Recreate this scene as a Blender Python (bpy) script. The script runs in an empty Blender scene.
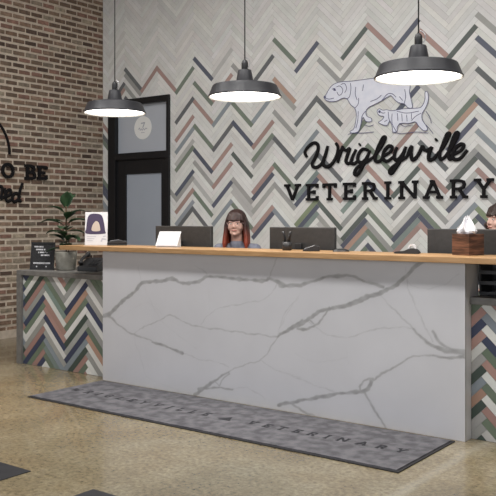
import bpy, bmesh, math, random
import numpy as np
from mathutils import Vector, Matrix, Euler
random.seed(7)
C = bpy.context.scene.collection
CH, F, CX, HY = 1.36, 815.0, 248.0, 219.0
YW, XB = 7.27, -7.785            # back wall plane, brick wall plane
ZC = 4.75                        # ceiling height

# ------------------------------------------------------------------ survey helpers (photo ray -> point on a real plane)
def ray(px):
    s = (px-CX)/F
    return (-.6+.8*s, .8+.6*s)
def on_y(px, py, Y):
    dx, dy = ray(px); t = Y/dy
    return (dx*t, CH-(py-HY)/F*t)
def on_x(px, py, X):
    dx, dy = ray(px); t = X/dx
    return (dy*t, CH-(py-HY)/F*t)

# ------------------------------------------------------------------ materials
def mat(name, col, rough=.5, metal=0, coat=0, emit=None, estr=0, spec=.5):
    m = bpy.data.materials.new(name); m.use_nodes = True
    b = m.node_tree.nodes['Principled BSDF']
    b.inputs['Base Color'].default_value = (*col, 1)
    b.inputs['Roughness'].default_value = rough
    b.inputs['Metallic'].default_value = metal
    b.inputs['Coat Weight'].default_value = coat
    b.inputs['Specular IOR Level'].default_value = spec
    if emit:
        b.inputs['Emission Color'].default_value = (*emit, 1)
        b.inputs['Emission Strength'].default_value = estr
    return m
def nodes(m): return m.node_tree.nodes, m.node_tree.links, m.node_tree.nodes['Principled BSDF']
def noise_mat(name, c1, c2, scale=8, rough=.5, stretch=(1,1,1), detail=5, bump=0, coat=0, lo=.35, hi=.65, metal=0, bscale=None):
    m = mat(name, c1, rough, metal, coat); N, L, b = nodes(m)
    tc = N.new('ShaderNodeTexCoord'); mp = N.new('ShaderNodeMapping'); mp.inputs['Scale'].default_value = stretch
    n = N.new('ShaderNodeTexNoise'); n.inputs['Scale'].default_value = scale; n.inputs['Detail'].default_value = detail
    r = N.new('ShaderNodeValToRGB'); r.color_ramp.elements[0].position = lo; r.color_ramp.elements[1].position = hi
    r.color_ramp.elements[0].color = (*c1, 1); r.color_ramp.elements[1].color = (*c2, 1)
    L.new(tc.outputs['Object'], mp.inputs['Vector']); L.new(mp.outputs[0], n.inputs['Vector'])
    L.new(n.outputs['Fac'], r.inputs[0]); L.new(r.outputs[0], b.inputs['Base Color'])
    if bump:
        bp = N.new('ShaderNodeBump'); bp.inputs['Strength'].default_value = bump; bp.inputs['Distance'].default_value = .01
        n2 = N.new('ShaderNodeTexNoise'); n2.inputs['Scale'].default_value = bscale or scale*4; n2.inputs['Detail'].default_value = 4
        L.new(tc.outputs['Object'], n2.inputs['Vector'])
        L.new(n2.outputs['Fac'], bp.inputs['Height']); L.new(bp.outputs[0], b.inputs['Normal'])
    return m
def attr_mat(name, rough=.5, nscale=20, namp=.12, bump=0, coat=0, spec=.5):
    """colour from the mesh's own pattern attribute, broken up by a little noise"""
    m = mat(name, (.5,.5,.5), rough, 0, coat, spec=spec); N, L, b = nodes(m)
    a = N.new('ShaderNodeAttribute'); a.attribute_name = 'pattern'
    tc = N.new('ShaderNodeTexCoord'); n = N.new('ShaderNodeTexNoise'); n.inputs['Scale'].default_value = nscale; n.inputs['Detail'].default_value = 5
    L.new(tc.outputs['Object'], n.inputs['Vector'])
    mr = N.new('ShaderNodeMapRange'); mr.inputs['From Min'].default_value = .3; mr.inputs['From Max'].default_value = .7
    mr.inputs['To Min'].default_value = 1-namp; mr.inputs['To Max'].default_value = 1+namp
    vm = N.new('ShaderNodeVectorMath'); vm.operation = 'SCALE'
    L.new(n.outputs['Fac'], mr.inputs['Value']); L.new(a.outputs['Color'], vm.inputs[0]); L.new(mr.outputs[0], vm.inputs['Scale'])
    L.new(vm.outputs[0], b.inputs['Base Color'])
    if bump:
        bp = N.new('ShaderNodeBump'); bp.inputs['Strength'].default_value = bump; bp.inputs['Distance'].default_value = .006
        L.new(n.outputs['Fac'], bp.inputs['Height']); L.new(bp.outputs[0], b.inputs['Normal'])
    return m

M = {}
M['tile'] = attr_mat('glazed_tile', .55, 9, .05, spec=.35)
M['brick'] = attr_mat('brick_face', .85, 22, .3, bump=.5)
M['mortar'] = noise_mat('mortar', (.53,.445,.36), (.65,.56,.46), 14, .95, bump=.5)
M['grout'] = mat('grout', (.42,.41,.40), .9)
M['marble'] = attr_mat('veined_marble', .3, 2.5, .035, coat=.15)
M['marble_plain'] = noise_mat('marble_plain', (.68,.68,.70), (.74,.74,.76), 3, .3)
M['wood'] = noise_mat('oak', (.36,.205,.09), (.47,.285,.14), 5, .4, (1,14,14), bump=.05)
M['walnut'] = noise_mat('walnut', (.045,.018,.010), (.16,.07,.04), 9, .45, (1,1,9), lo=.4, hi=.62)
M['stone'] = noise_mat('grey_laminate', (.15,.145,.14), (.20,.195,.185), 18, .45)
M['black'] = mat('black_plastic', (.018,.018,.02), .45)
M['screenback'] = noise_mat('monitor_back', (.035,.033,.032), (.045,.043,.042), 30, .42)
M['blackframe'] = mat('black_aluminium', (.012,.012,.014), .45, .2)
M['shade'] = mat('charcoal_enamel', (.022,.022,.027), .5)
M['white_enamel'] = mat('white_enamel', (.85,.85,.83), .4)
M['glow'] = mat('lamp_glow_disc', (.9,.9,.88), .5, emit=(1,.96,.9), estr=7)
M['sign'] = mat('sign_black', (.012,.011,.012), .85, spec=.15)
M['paper'] = noise_mat('white_paper', (.62,.62,.65), (.68,.68,.70), 12, .7)
M['print'] = mat('print_ink', (.05,.035,.08), .7)
M['print_light'] = mat('print_grey', (.42,.42,.48), .7)
M['cream'] = mat('print_cream', (.50,.42,.36), .7)
M['frost'] = noise_mat('frosted_glass', (.36,.40,.465), (.40,.44,.50), 1.2, .22, coat=.3)
M['frost2'] = noise_mat('frosted_transom', (.47,.50,.555), (.51,.54,.59), 1.2, .18, coat=.3)
M['ceiling'] = noise_mat('ceiling_paint', (.20,.20,.20), (.24,.24,.24), 2, .9)
M['plaster'] = noise_mat('painted_plaster', (.6,.6,.58), (.66,.66,.64), 2, .8)
M['leaf'] = noise_mat('leaf_green', (.010,.032,.014), (.035,.08,.035), 9, .4)
M['stem'] = mat('stem_brown', (.09,.055,.03), .8)
M['pot'] = noise_mat('concrete_pot', (.22,.21,.18), (.34,.33,.29), 16, .8, bump=.3)
M['soil'] = mat('soil', (.03,.02,.014), .95)
M['felt'] = noise_mat('black_felt', (.022,.022,.024), (.035,.035,.037), 60, .95)
M['skin'] = noise_mat('skin', (.60,.36,.29), (.68,.43,.35), 18, .5)
M['lip'] = mat('lips', (.42,.14,.12), .45)
M['shirt'] = noise_mat('grey_scrubs', (.17,.18,.23), (.24,.25,.31), 30, .85)
M['shirt2'] = noise_mat('blue_grey_shirt', (.15,.17,.24), (.21,.24,.32), 30, .85)
M['trousers'] = mat('dark_trousers', (.03,.03,.05), .85)
M['eyewhite'] = mat('eye_white', (.75,.74,.72), .25)
M['iris'] = mat('iris', (.05,.03,.02), .2)
M['specs'] = mat('spectacle_frame', (.55,.36,.34), .3, .3)
M['chrome'] = mat('brushed_steel', (.6,.6,.62), .3, 1)
M['fabric'] = noise_mat('black_upholstery', (.02,.02,.022), (.03,.03,.034), 50, .9)
M['tissue'] = mat('tissue', (.70,.70,.74), .9)
M['matedge'] = mat('mat_rubber', (.02,.019,.022), .8)
M['matink'] = mat('mat_lettering', (.018,.018,.024), .9)
M['carpet'] = noise_mat('mat_pile', (.08,.078,.088), (.15,.146,.16), 13, .95, detail=8, bump=.4, bscale=160, lo=.38, hi=.62)
M['darktile'] = noise_mat('dark_floor_tile', (.008,.008,.012), (.014,.014,.018), 10, .75)
M['decal'] = noise_mat('dog_print', (.76,.78,.88), (.84,.85,.93), 12, .6)
M['ink'] = mat('dog_ink', (.10,.10,.20), .7)
M['yellow'] = mat('silver_accent', (.45,.45,.47), .4)
M['purple'] = mat('dull_purple', (.10,.07,.13), .6)

# hair: dyed, dark at the crown and copper red towards the ends (the hair's own colour)
def hair_mat(name, top, tip, z0, z1):
    m = mat(name, top, .45); N, L, b = nodes(m)
    tc = N.new('ShaderNodeTexCoord'); sp = N.new('ShaderNodeSeparateXYZ'); mr = N.new('ShaderNodeMapRange')
    mr.inputs['From Min'].default_value = z0; mr.inputs['From Max'].default_value = z1
    r = N.new('ShaderNodeValToRGB'); r.color_ramp.elements[0].color = (*tip, 1); r.color_ramp.elements[1].color = (*top, 1)
    n = N.new('ShaderNodeTexNoise'); n.inputs['Scale'].default_value = 14
    mp = N.new('ShaderNodeMapping'); mp.inputs['Scale'].default_value = (9, 9, .8)
    bp = N.new('ShaderNodeBump'); bp.inputs['Strength'].default_value = .6; bp.inputs['Distance'].default_value = .01
    ad = N.new('ShaderNodeMath'); ad.operation = 'MULTIPLY_ADD'; ad.inputs[1].default_value = .5; 
    L.new(tc.outputs['Object'], sp.inputs[0]); L.new(sp.outputs['Z'], mr.inputs['Value'])
    L.new(tc.outputs['Object'], mp.inputs[0]); L.new(mp.outputs[0], n.inputs['Vector'])
    sb = N.new('ShaderNodeMath'); sb.operation = 'SUBTRACT'; sb.inputs[1].default_value = .5
    L.new(n.outputs['Fac'], sb.inputs[0]); L.new(sb.outputs[0], ad.inputs[0]); L.new(mr.outputs[0], ad.inputs[2])
    L.new(ad.outputs[0], r.inputs[0]); L.new(r.outputs[0], b.inputs['Base Color'])
    L.new(n.outputs['Fac'], bp.inputs['Height']); L.new(bp.outputs[0], b.inputs['Normal'])
    return m
M['hair_red'] = hair_mat('copper_tipped_hair', (.028,.010,.008), (.27,.04,.014), 1.15, 1.30)
M['hair_brown'] = hair_mat('brown_hair', (.03,.016,.012), (.05,.025,.016), 1.15, 1.42)

# floor: polished, stained concrete with sawn joints
def floor_mat():
    m = mat('polished_concrete', (.3,.25,.17), .16, coat=.25); N, L, b = nodes(m)
    tc = N.new('ShaderNodeTexCoord')
    def nz(s, d, rg=.6):
        n = N.new('ShaderNodeTexNoise'); n.inputs['Scale'].default_value = s; n.inputs['Detail'].default_value = d
        n.inputs['Roughness'].default_value = rg; L.new(tc.outputs['Object'], n.inputs['Vector']); return n
    def ramp(src, els):
        r = N.new('ShaderNodeValToRGB'); cr = r.color_ramp
        cr.elements[0].position = els[0][0]; cr.elements[0].color = (*els[0][1], 1)
        cr.elements[1].position = els[-1][0]; cr.elements[1].color = (*els[-1][1], 1)
        for p, c in els[1:-1]:
            e = cr.elements.new(p); e.color = (*c, 1)
        L.new(src, r.inputs[0]); return r
    n1 = nz(1.4, 8, .68); n2 = nz(38, 6, .75); n3 = nz(.45, 3)
    r1 = ramp(n1.outputs['Fac'], [(.32,(.19,.145,.085)), (.5,(.27,.22,.14)), (.68,(.36,.31,.22))])
    r2 = ramp(n2.outputs['Fac'], [(.33,(.48,.48,.47)), (.5,(.95,.95,.95)), (.67,(1.35,1.33,1.28))])
    r3 = ramp(n3.outputs['Fac'], [(.35,(.78,.83,.84)), (.65,(1.06,1.0,.90))])
    mx = N.new('ShaderNodeMix'); mx.data_type = 'RGBA'; mx.blend_type = 'MULTIPLY'; mx.inputs[0].default_value = 1
    L.new(r1.outputs[0], mx.inputs[6]); L.new(r2.outputs[0], mx.inputs[7])
    m2 = N.new('ShaderNodeMix'); m2.data_type = 'RGBA'; m2.blend_type = 'MULTIPLY'; m2.inputs[0].default_value = 1
    L.new(mx.outputs[2], m2.inputs[6]); L.new(r3.outputs[0], m2.inputs[7])
    # joint filler line running away from the viewer at X = -1.83, every 3.66 m
    sp = N.new('ShaderNodeSeparateXYZ'); L.new(tc.outputs['Object'], sp.inputs[0])
    nw = nz(5, 3); a1 = N.new('ShaderNodeMath'); a1.operation = 'MULTIPLY_ADD'; a1.inputs[1].default_value = .05; L.new(nw.outputs['Fac'], a1.inputs[0]); L.new(sp.outputs['X'], a1.inputs[2])
    a2 = N.new('ShaderNodeMath'); a2.operation = 'ADD'; a2.inputs[1].default_value = 1.80; L.new(a1.outputs[0], a2.inputs[0])
    pp = N.new('ShaderNodeMath'); pp.operation = 'ABSOLUTE'; L.new(a2.outputs[0], pp.inputs[0])
    mr = N.new('ShaderNodeMapRange'); mr.inputs['From Min'].default_value = .008; mr.inputs['From Max'].default_value = .05
    mr.inputs['To Min'].default_value = .28; mr.inputs['To Max'].default_value = 0; L.new(pp.outputs[0], mr.inputs['Value'])
    m3 = N.new('ShaderNodeMix'); m3.data_type = 'RGBA'; m3.inputs[7].default_value = (.46,.44,.37,1)
    L.new(mr.outputs[0], m3.inputs[0]); L.new(m2.outputs[2], m3.inputs[6]); L.new(m3.outputs[2], b.inputs['Base Color'])
    rr = N.new('ShaderNodeMapRange'); rr.inputs['To Min'].default_value = .10; rr.inputs['To Max'].default_value = .34
    L.new(n1.outputs['Fac'], rr.inputs['Value']); L.new(rr.outputs[0], b.inputs['Roughness'])
    bp = N.new('ShaderNodeBump'); bp.inputs['Strength'].default_value = .06; bp.inputs['Distance'].default_value = .004
    L.new(n1.outputs['Fac'], bp.inputs['Height']); L.new(bp.outputs[0], b.inputs['Normal'])
    return m
M['floor'] = floor_mat()

# ------------------------------------------------------------------ object helpers
def tag(o, label=None, cat=None, group=None, kind=None):
    if label: o['label'] = label
    if cat: o['category'] = cat
    if group: o['group'] = group
    if kind: o['kind'] = kind
    return o
def empty(name, loc=(0,0,0), rz=0):
    o = bpy.data.objects.new(name, None); C.objects.link(o); o.location = loc; o.rotation_euler = (0,0,rz)
    o.empty_display_size = .05
    return o
def obj(name, bm, m, parent=None, smooth=False, loc=None, bevel=0):
    me = bpy.data.meshes.new(name)
    bmesh.ops.recalc_face_normals(bm, faces=bm.faces)
    bm.to_mesh(me); bm.free()
    for x in (m if isinstance(m, (list, tuple)) else [m]): me.materials.append(x)
    if smooth:
        for p in me.polygons: p.use_smooth = True
    o = bpy.data.objects.new(name, me); C.objects.link(o)
    if parent: o.parent = parent
    if loc: o.location = loc
    if bevel:
        b = o.modifiers.new('bevel', 'BEVEL'); b.width = bevel; b.segments = 2; b.limit_method = 'ANGLE'
    return o
def nb(): return bmesh.new()
def box(bm, x0, x1, y0, y1, z0, z1, mi=0, mx=None):
    vs = [bm.verts.new(v) for v in ((x0,y0,z0),(x1,y0,z0),(x1,y1,z0),(x0,y1,z0),(x0,y0,z1),(x1,y0,z1),(x1,y1,z1),(x0,y1,z1))]
    if mx is not None:
        for v in vs: v.co = mx @ v.co
    for f in ((0,3,2,1),(4,5,6,7),(0,1,5,4),(1,2,6,5),(2,3,7,6),(3,0,4,7)):
        bm.faces.new([vs[i] for i in f]).material_index = mi
    return bm
def bx(*a, mi=0): return box(nb(), *a, mi=mi)
def lathe(bm, prof, seg=32, c=(0,0,0), cap=True, mi=0):
    rings = []
    for r, z in prof:
        rings.append([bm.verts.new((c[0]+r*math.cos(2*math.pi*k/seg), c[1]+r*math.sin(2*math.pi*k/seg), c[2]+z)) for k in range(seg)])
    for a, b in zip(rings, rings[1:]):
        for k in range(seg):
            bm.faces.new((a[k], a[(k+1)%seg], b[(k+1)%seg], b[k])).material_index = mi
    if cap:
        bm.faces.new(rings[0][::-1]).material_index = mi; bm.faces.new(rings[-1]).material_index = mi
    return bm
def tube(bm, pts, rad, seg=10, sq=1.0, up=None, mi=0):
    """round (or squashed) tube through pts; rad a number or list; sq squashes along 'up'"""
    pts = [Vector(p) for p in pts]; n = len(pts)
    rad = [rad]*n if not hasattr(rad, '__len__') else rad
    rings = []
    ref = Vector(up) if up else None
    prev = None
    for i, p in enumerate(pts):
        d = (pts[min(i+1,n-1)]-pts[max(i-1,0)]).normalized()
        if ref is not None:
            a = ref; b = d.cross(a).normalized()
        else:
            if prev is None:
                h = Vector((0,0,1)) if abs(d.z) < .9 else Vector((1,0,0)); a = d.cross(h).normalized()
            else: a = (prev - d*prev.dot(d)).normalized()
            prev = a; b = d.cross(a).normalized()
        rings.append([bm.verts.new(p + a*(rad[i]*sq*math.cos(2*math.pi*k/seg)) + b*(rad[i]*math.sin(2*math.pi*k/seg))) for k in range(seg)])
    for a, b in zip(rings, rings[1:]):
        for k in range(seg): bm.faces.new((a[k], a[(k+1)%seg], b[(k+1)%seg], b[k])).material_index = mi
    bm.faces.new(rings[0][::-1]).material_index = mi; bm.faces.new(rings[-1]).material_index = mi
    return bm
def smooth_path(P, k=5, closed=False):
    P = [np.array(p, float) for p in P]; n = len(P); out = []
    rng = range(n if closed else n-1)
    for i in rng:
        g = (lambda j: P[j % n]) if closed else (lambda j: P[min(max(j,0),n-1)])
        a, b, c, d = g(i-1), g(i), g(i+1), g(i+2)
        for s in range(k):
            t = s/k
            out.append(.5*((2*b)+(-a+c)*t+(2*a-5*b+4*c-d)*t*t+(-a+3*b-3*c+d)*t**3))
    if not closed: out.append(P[-1])
    return [tuple(p) for p in out]
def ellipsoid(bm, c, r, rot=None, u=20, v=14, mi=0):
    g = bmesh.ops.create_uvsphere(bm, u_segments=u, v_segments=v, radius=1)
    mx = Matrix.Translation(c) @ (Euler(rot).to_matrix().to_4x4() if rot else Matrix()) @ Matrix.Diagonal((*r, 1))
    bmesh.ops.transform(bm, matrix=mx, verts=g['verts'])
    return bm
def capsule(bm, a, b, ra, rb, n=6, seg=14):
    a, b = Vector(a), Vector(b); d = (b-a).normalized()
    pts, rad = [], []
    for i in range(n): 
        t = math.pi/2*(1-i/n); pts.append(a-d*ra*math.sin(t)); rad.append(max(ra*math.cos(t), ra*.05))
    pts.append(a); rad.append(ra); pts.append(b); rad.append(rb)
    for i in range(1, n+1):
        t = math.pi/2*i/n; pts.append(b+d*rb*math.sin(t)); rad.append(max(rb*math.cos(t), rb*.05))
    return tube(bm, pts, rad, seg)
def remeshed(name, bm, m, parent, voxel=.006, smooth=4):
    o = obj(name, bm, m, parent, True)
    r = o.modifiers.new('remesh', 'REMESH'); r.mode = 'VOXEL'; r.voxel_size = voxel; r.use_smooth_shade = True
    s = o.modifiers.new('smooth', 'SMOOTH'); s.factor = .5; s.iterations = smooth
    dg = bpy.context.evaluated_depsgraph_get(); dg.update()
    me = bpy.data.meshes.new_from_object(o.evaluated_get(dg))
    o.modifiers.clear(); old = o.data; o.data = me; bpy.data.meshes.remove(old)
    for p in me.polygons: p.use_smooth = True
    return o
def ribbon(bm, P, w, mp, d0, d1, mi=0, closed=False):
    """flat-faced stroke of width w along 2-D path P, extruded from depth d0 to d1; mp maps (u, v, d) to a point"""
    P = [Vector(p) for p in P]; n = len(P); rows = []
    for i, p in enumerate(P):
        if closed: d1_, d2_ = (p-P[i-1]).normalized(), (P[(i+1)%n]-p).normalized()
        else: d1_ = (p-P[max(i-1,0)]); d2_ = (P[min(i+1,n-1)]-p); d1_ = (d1_ if d1_.length > 0 else d2_).normalized(); d2_ = (d2_ if d2_.length > 0 else d1_).normalized()
        t = (d1_+d2_); t = t.normalized() if t.length > 1e-6 else d1_
        nn = Vector((-t.y, t.x)); k = 1/max(.5, nn.dot(Vector((-d1_.y, d1_.x))))
        a, b = p+nn*w/2*k, p-nn*w/2*k
        rows.append([bm.verts.new(mp(a.x,a.y,d1)), bm.verts.new(mp(b.x,b.y,d1)), bm.verts.new(mp(b.x,b.y,d0)), bm.verts.new(mp(a.x,a.y,d0))])
    prs = list(zip(rows, rows[1:])) + ([(rows[-1], rows[0])] if closed else [])
    for a, b in prs:
        for k in range(4): bm.faces.new((a[k], a[(k+1)%4], b[(k+1)%4], b[k])).material_index = mi
    if not closed:
        bm.faces.new(rows[0][::-1]).material_index = mi; bm.faces.new(rows[-1]).material_index = mi
    return bm
def prism(bm, P, mp, d0, d1, mi=0):
    a = [bm.verts.new(mp(u, v, d1)) for u, v in P]; b = [bm.verts.new(mp(u, v, d0)) for u, v in P]
    f = bm.faces.new(a); g = bm.faces.new(b[::-1]); n = len(P); f.normal_update(); g.normal_update()
    for x in (f, g): x.material_index = mi
    for i in range(n): bm.faces.new((a[i], b[i], b[(i+1)%n], a[(i+1)%n])).material_index = mi
    bmesh.ops.triangulate(bm, faces=[f, g])
    return bm
def pattern_attr(o, cols):
    """per-face colours -> corner attribute 'pattern'"""
    me = o.data; ca = me.color_attributes.new('pattern', 'FLOAT_COLOR', 'CORNER')
    arr = np.empty((len(me.loops), 4), dtype=np.float32)
    for p in me.polygons: arr[p.loop_start:p.loop_start+p.loop_total] = (*cols[p.index], 1)
    ca.data.foreach_set('color', arr.ravel())

# ------------------------------------------------------------------ setting
floor = tag(obj('floor', bx(-8.1, 5, -5.5, 7.6, -.12, 0), M['floor']), kind='structure')
ceil = tag(obj('ceiling', bx(-8.1, 5, -5.5, 7.6, ZC, ZC+.15), M['ceiling']), kind='structure')
tag(obj('wall_right', bx(4.8, 5, -5.5, 7.6, 0, ZC), M['plaster']), kind='structure')

# brick wall: every brick face its own tone, all in the wall's one mesh
def brick_wall():
    bm = nb(); cols = []
    def bxx(y0, y1, z0, z1, d, c):
        n0 = len(bm.faces); box(bm, XB-.01, XB+d, y0, y1, z0, z1, 1)
        cols.extend([c]*6)
    box(bm, XB-.2, XB-.008, -5.5, YW+.2, 0, ZC, 0); cols.extend([(.4,.33,.26)]*6)
    cz, pl = .0705, .1752
    pal = [(.175,.112,.076), (.215,.142,.100), (.140,.090,.064), (.24,.165,.118), (.18,.126,.090), (.25,.142,.108), (.10,.066,.05), (.23,.185,.14), (.155,.104,.075)]
    r = random.Random(3)
    nrow = int(ZC/cz)+1
    for j in range(nrow):
        off = (j % 2)*pl/2 + r.uniform(-.01,.01)
        y = YW - off + pl
        while y > 0:
            y0, y1 = y-pl+.0125+r.uniform(-.003,.003), y-.0125+r.uniform(-.003,.003)
            y1 = min(y1, YW-.004)
            if y1-y0 > .02:
                z0 = j*cz+.0145+r.uniform(-.002,.002); z1 = min((j+1)*cz-.0145+r.uniform(-.002,.002), ZC-.002)
                c = r.choice(pal); k = r.uniform(.8,1.25)
                if z1 > z0+.01:
                    if r.random() < .07: c = (.34,.28,.21); 
                    bxx(y0, y1, z0, z1, r.uniform(-.003,.003), tuple(q*k for q in c))
            y -= pl
    o = obj('wall_left', bm, [M['mortar'], M['brick']]); pattern_attr(o, cols); return tag(o, kind='structure')
brick_wall()
# pale skirting course along the brick wall
tag(obj('baseboard_left', bx(XB-.005, XB+.015, -5.5, YW-.01, 0, .09), M['mortar']), kind='structure')

# --- herringbone tiling
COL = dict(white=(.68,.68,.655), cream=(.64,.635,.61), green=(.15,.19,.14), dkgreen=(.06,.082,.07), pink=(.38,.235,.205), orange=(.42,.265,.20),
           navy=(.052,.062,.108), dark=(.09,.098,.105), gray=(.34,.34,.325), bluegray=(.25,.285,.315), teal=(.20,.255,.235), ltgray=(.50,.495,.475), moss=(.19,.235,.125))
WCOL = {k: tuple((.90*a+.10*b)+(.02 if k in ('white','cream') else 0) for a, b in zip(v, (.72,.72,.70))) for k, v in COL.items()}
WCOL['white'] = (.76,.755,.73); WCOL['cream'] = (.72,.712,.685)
W8, N8 = .0505, 8
Q = W8/math.sqrt(2)
def tiles(x0, x1, z0, z1, phx, phz, holes_rects, choose):
    """45 degree herringbone, 8:1 tiles; yields (polygon, colour) clipped to each rectangle"""
    g = .0022
    res = []
    imin = int(((x0-phx)+(z0-phz))/(2*Q))-12; imax = int(((x1-phx)+(z1-phz))/(2*Q))+12
    s2 = math.sqrt(.5)
    def P(i, j): return (phx+(i-j)*Q, phz+(i+j)*Q)
    for i in range(imin, imax):
        jmin = int(-((x1-phx)-(z0-phz))/(2*Q))-14; jmax = int(-((x0-phx)-(z1-phz))/(2*Q))+14
        for j in range(jmin, jmax):
            k = (i-j) % (2*N8); e = g/W8/2*1.0
            if k == 0: c = [(i+e,j+e),(i+N8-e,j+e),(i+N8-e,j+1-e),(i+e,j+1-e)]; kind = 'f'
            elif k == 2*N8-1: c = [(i+e,j+e),(i+1-e,j+e),(i+1-e,j+N8-e),(i+e,j+N8-e)]; kind = 'b'
            else: continue
            poly = [P(*q) for q in c]
            cx = sum(p[0] for p in poly)/4; cz = sum(p[1] for p in poly)/4
            if cx < x0-.3 or cx > x1+.3 or cz < z0-.3 or cz > z1+.3: continue
            col = choose(cx, cz, kind)
            for R in holes_rects:
                q = clip(poly, R)
                if q: res.append((q, col))
    return res
def clip(poly, R):
    for ax, lim, sg in ((0,R[0],1),(0,R[1],-1),(1,R[2],1),(1,R[3],-1)):
        out = []; n = len(poly)
        for a in range(n):
            p, q = poly[a], poly[(a+1)%n]
            ip, iq = sg*(p[ax]-lim) >= 0, sg*(q[ax]-lim) >= 0
            if ip: out.append(p)
            if ip != iq:
                t = (lim-p[ax])/(q[ax]-p[ax]); out.append((p[0]+t*(q[0]-p[0]), p[1]+t*(q[1]-p[1])))
        poly = out
        if len(poly) < 3: return None
    ar = abs(sum(poly[a][0]*poly[(a+1)%len(poly)][1]-poly[(a+1)%len(poly)][0]*poly[a][1] for a in range(len(poly))))/2
    return poly if ar > 2e-5 else None
def add_tiles(bm, cols, T, Y, th=.006):
    for q, c in T:
        f = [bm.verts.new((x, Y, z)) for x, z in q]; b = [bm.verts.new((x, Y+th, z)) for x, z in q]
        bm.faces.new(f).material_index = 1; cols.append(c)
        for a in range(len(q)):
            bm.faces.new((f[a], b[a], b[(a+1)%len(q)], f[(a+1)%len(q)])).material_index = 1; cols.append(c)
WALL_PAINT = """203.1 70 b navy;184.6 80.9 f green;168 80.6 b pink;149 80 f pink;132 78 b dark;129 97 b gray;203.1 94.1 b green;184.6 111.2 f dark;203.1 112.3 b pink;221.5 111.7 f bluegray;221.6 85.4 f pink
;184.6 129 f pink;203.1 135.8 b green;184.6 139.3 f bluegray;222.2 137.1 f dark;241.2 136.2 b navy;244.5 112.6 b green;221.3 159 f pink;183 160.9 f green;203.1 161.2 b navy;203.6 174 b gray
;222.7 174.5 f pink;242 165.4 b dkgreen;183.7 184.1 f navy;184.6 189.5 f gray;222.3 194.1 f navy;242.7 189.6 b gray;184 200.8 f pink;203.1 203.2 b green;185 212.6 f bluegray;203 222 b dark;184.6 222 f dark
;223 210.8 f bluegray;242 216.2 b green;265.3 72.2 f dark;306.3 56.6 f navy;327.6 74.9 b gray;284.9 89.9 b orange;285.8 99 b gray;263.2 110.8 f bluegray;306 111.7 f dark;329.6 111.2 b dark;284.6 123.5 b gray
;264.1 134.4 f pink;328.5 131.7 b pink;262.5 145.3 f green;283.1 147.1 b dark;309.4 141.7 f bluegray;355 133 f green;284.9 50.8 b green;355.9 41.7 f dkgreen;305.8 168.1 f dark;284 177.2 b green;263.7 178.1 f pink
;264 187.2 f navy;283.7 195.4 b gray;264 202 f gray;331 170 b dark;328.5 187.2 b pink;305.8 194.5 f navy;305.8 184 f teal;263.7 219 f pink;264 225 f navy;283.7 220.8 b bluegray;305.8 213.5 f moss;307.6 219 f navy
;329.4 216.2 b dkgreen;307 226 f teal;381.3 35.4 b pink;405.2 36.3 f navy;355.9 63.5 f gray;380.4 64.4 b green;434.7 42.6 b pink;464.1 41.7 f dkgreen;492.2 49.9 b navy;493 26.3 b gray;464 72.6 f ltgray;492.2 81.7 b dark
;435 99 b ltgray;462.6 111.8 f green;463.5 118.9 f orange;492.2 112.7 b navy;464 134.4 f navy;492.2 147 b bluegray;464.4 173.1 f dkgreen;434 155 b dark;405.5 141 f pink;406 100 f navy;378.3 178.1 b pink;380 159 b green
;380.4 196.3 b navy;404.5 184.2 f dkgreen;355.2 211.4 f gray;353.7 226.1 f dkgreen;355.2 231.6 f navy;380.8 224.1 b green;402.5 207.4 f gray;405.6 226.5 f navy;406.6 234.6 f teal;357.2 238.6 f orange;356 245 f teal
;381 247 b green;382 240 b gray;410 242.7 f pink;433.7 178.1 b pink;438 205.4 b gray;430 222.5 b green;432 232 b navy;462.4 196.3 f navy;490.6 182.2 b pink;491 222.5 b moss;491 229.5 b navy;330 232 b gray;330 240 b teal
;355 196 f teal;355 182 f gray;405 219 f ltgray;242 232 b gray;203 190 b ltgray;184 150 f ltgray;245 203 b ltgray;434 240 b pink;434 190 b ltgray;491 165 b dark;491 200 b gray;464 220 f bluegray;462 235 f green;328 60 b ltgray;222 62 f ltgray;240 76 b gray"""
paint = []
for ln in WALL_PAINT.replace('\n','').split(';'):
    a, b, k, c = ln.split(); x, z = on_y(float(a), float(b), YW); paint.append([x, z, k, c])
rw = random.Random(11)
def vary(c, a=.07):
    k = rw.uniform(1-a, 1+a); return tuple(q*k*rw.uniform(.985,1.015) for q in c)
used_paint = {}
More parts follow.
